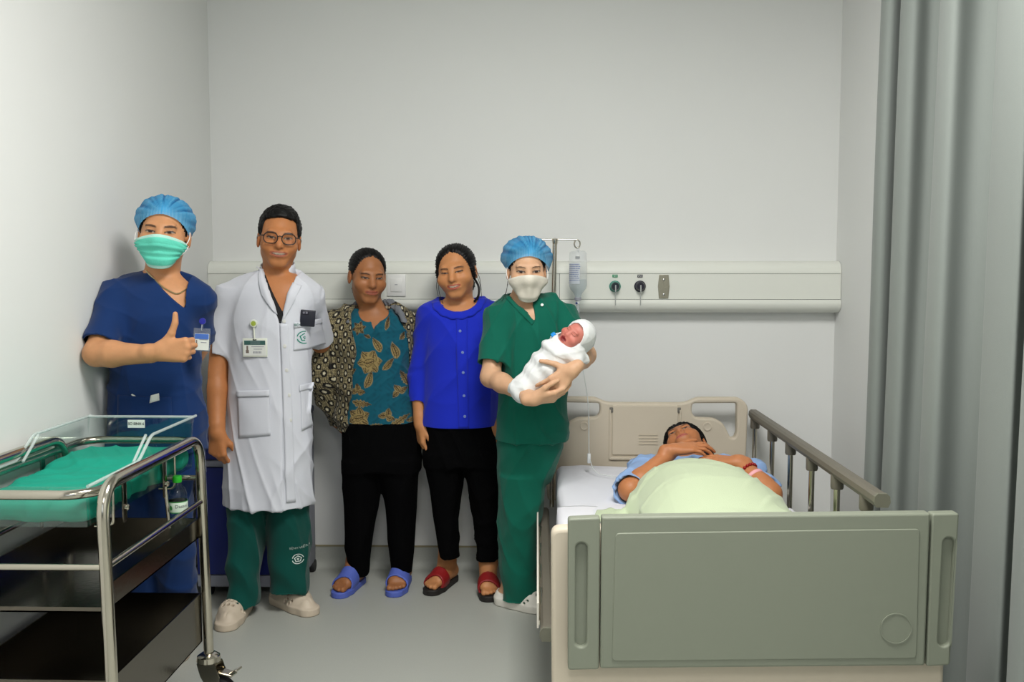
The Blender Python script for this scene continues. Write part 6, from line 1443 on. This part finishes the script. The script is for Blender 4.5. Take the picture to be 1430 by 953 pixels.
    sp = [(by0, zr), (by0 + .012, .772), (by1 - .012, .772), (by1, zr), (by1 + .02, zh), (2.735, zh), (2.645, zr)]
    for x, s in ((bx0, -1), (bx1, 1)):
        bm = bmesh.new(); A = [bm.verts.new(g(x, y, z)) for y, z in sp]; B = [bm.verts.new(g(x + s * .004, y, z)) for y, z in sp]
        bm.faces.new(A); bm.faces.new(B[::-1]); n = len(sp)
        for i in range(n): bm.faces.new((A[i], A[(i + 1) % n], B[(i + 1) % n], B[i]))
        w_ = link('side_wall', bm_mesh('side_wall', bm), M_ACR, N)
        tube('rim', round_path([g(x + s * .004, by1 + .035, zh), g(x + s * .004, 2.735, zh), g(x + s * .004, 2.645, zr + .004), g(x + s * .004, by0, zr + .002)], .02), .0048, M_ACRE, w_, 8)
        bm = bmesh.new(); add_tube(bm, [g(x - s * .012, 2.735, zh), g(x - s * .012, 2.645, zr)], .0042, 8); link('bent_edge', bm_mesh('bent_edge', bm, True), M_ACRE, w_)
    f_ = box('far_wall', g(bx0, by1, .772), g(bx1, by1 + .004, zh), M_ACR, N); tube('rim', [g(bx0, by1 + .012, zh), g(bx1 + .004, by1 + .012, zh)], .0044, M_ACRE, f_, 8)
    box('near_wall', g(bx0, by0 - .002, .772), g(bx1, by0 + .002, zr), M_ACR, N); box('floor_plate', g(bx0, by0, .770), g(bx1, by1, .774), M_ACR, N)
    lx, lz = (-1.3052, 0.9123)
    lb = box('name_plate', g(lx - .028, by1 - .0016, lz - .013), g(lx + .028, by1 - .0002, lz + .013), M_CARD, N, label='white paper label')
    me = text_mesh('SƠ SINH 6', .0118, Matrix.Translation(g(lx, by1 - .0020, lz)), bold=.0002); link('lettering', me, M_INK, lb)
    # green mattress
    F = Field(axis(-1.475, .005, -1.117), axis(2.33, .006, 3.075), axis(.765, .004, .87)); F.add(slab((-1.296, 2.70, .802), (.163, .352, .026), None, .02), 0)
    F.add(slab((-1.296, 2.92, .812), (.155, .12, .022), None, .02), .06)
    V, Q = F.mesh(1); V = V + vnormals(V, Q) * (folds(V, 6, .0045, 26, (1, .6, .5)) + .004 * (1 - np.abs(np.sin(V[:, 0] * 14 + V[:, 1] * 9))) ** 4)[:, None]
    V[:, 2] = np.maximum(V[:, 2], .776)
    o = link('bassinet_mattress', fast_mesh('bassinet_mattress', V - A3((-1.296, 2.70, .776)), Q), mat('teal_sheet', (8, 150, 126), .85, bump=.2, bscale=480), None, (-1.296, 2.70, .776)); tag(o, 'teal green sheeted little mattress in the clear newborn basin', 'mattress')
trolley()

def bottle():
    x, y, z = -1.098, 2.862, .577; B = thing('water_bottle', 'clear water bottle with green cap on the upper trolley tray', 'bottle', (x, y, z))
    B.scale = (.9, .9, .885)
    pr = [(.024, 0), (.029, .006), (.030, .030), (.0285, .050), (.030, .068), (.0285, .088), (.0315, .104), (.0315, .152), (.0305, .160), (.031, .172), (.026, .190), (.0145, .205), (.0125, .212), (.0125, .218)]
    lathe('body', pr, clear('bottle_plastic', (.88, .92, .92), 1.0, 1.5), B, 32)
    lathe('water', [(.022, .004), (.0275, .010), (.0283, .030), (.027, .050), (.0283, .068), (.027, .088), (.0298, .104), (.0298, .172), (.024, .186)], clear('bottle_water', (.84, .90, .90), .8, 1.25), B, 32)
    lathe('cap', [(.0145, .214), (.0155, .218), (.0155, .232), (.014, .236), (0, .236)], mat('green_cap', (40, 176, 40), .4), B, 24, label='bright green screw cap')
    lb = lathe('label', [(.0319, .112), (.0322, .113), (.0322, .150), (.0319, .151)], mat('bottle_label', (206, 222, 206), .5), B, 40, label='white and green wrap label')
    for zz in (.112, .148): lathe('label_band', [(.0324, zz), (.0326, zz + .001), (.0324, zz + .003)], mat('band_green', (60, 140, 70), .5), lb, 40)
    def wrap(me, a0):
        for v in me.vertices: a = a0 + v.co.x / .0326; v.co = Vector((.0328 * math.sin(a), -.0328 * math.cos(a), v.co.z))
        return me
    bm = bmesh.new()
    bm.faces.new([bm.verts.new((.0062 * math.sin(t) * (1 - .45 * math.cos(t)) * .9, 0, .131 + .0085 * math.cos(t))) for t in np.linspace(0, 2 * math.pi, 20, endpoint=False)])
    link('drop_mark', wrap(bm_mesh('drop_mark', bm), R(-22)), mat('band_green', (60, 140, 70), .5), lb)
    bm = bmesh.new()
    for k in range(5):
        a = 2 * math.pi * k / 5; bm.faces.new([bm.verts.new((r_ * math.sin(a + d), 0, .132 + r_ * math.cos(a + d))) for r_, d in ((.0006, 0), (.005, -.32), (.008, 0), (.005, .32))])
    link('leaf_mark', wrap(bm_mesh('leaf_mark', bm), R(-64)), mat('leaf_green', (20, 90, 50), .5), lb)
    me = text_mesh('Dasani', .0165, Matrix.Translation((.010, 0, .135)), align='LEFT'); link('lettering', wrap(me, R(-14)), mat('dark_ink', (40, 50, 70), .5), lb)
bottle()

# ------------------------------------------------------------------ curtain on the right
def curtain():
    n, m = 420, 34; s = np.linspace(0, 1, n); z = np.linspace(.03, 2.97, m); S, Z = np.meshgrid(s, z)
    fl = 1 - (Z - .03) / 2.94; y0, y1 = 3.47 + .09 * fl, 1.35
    ph = 2 * np.pi * (10.0 * S + .60 * np.sin(S * 9 + .4) + .18 * np.sin(S * 23)); amp = .062 + .014 * np.sin(S * 23 + 1)
    sway = .012 * np.sin(Z * 1.3 + S * 30) + .010 * np.sin(Z * 2.7 - S * 17)
    X = 1.268 + amp * np.sin(ph) * (1 + .12 * fl) + sway * .6; Y = y0 + (y1 - y0) * S + .044 * np.sin(2 * ph + .6) + .018 * np.sin(ph * .5 + 1) + sway
    X = np.minimum(X, 1.352)
    P = np.stack([X, Y, Z], -1)
    b = A3((1.268, 2.4, .03)); t = thing('curtain', 'tall grey pleated curtain hanging along the right wall', 'curtain', tuple(b))
    link('cloth', gridmesh('cloth', P - b, .0), mat('grey_curtain_cloth', (130, 136, 132), .85, bump=.15, bscale=500, sheen=.1, spec=.2), t)
    box('curtain_track', (-.02, -1.15, 2.935), (.02, 1.2, 2.965), mat('white_enamel', (230, 230, 230), .4), t)
curtain()

import time
_t = time.time()
for f_ in (nurse_navy, doctor, woman_jacket, woman_blue, nurse_green, baby, patient):
    f_(); print(f_.__name__, round(time.time() - _t, 1))
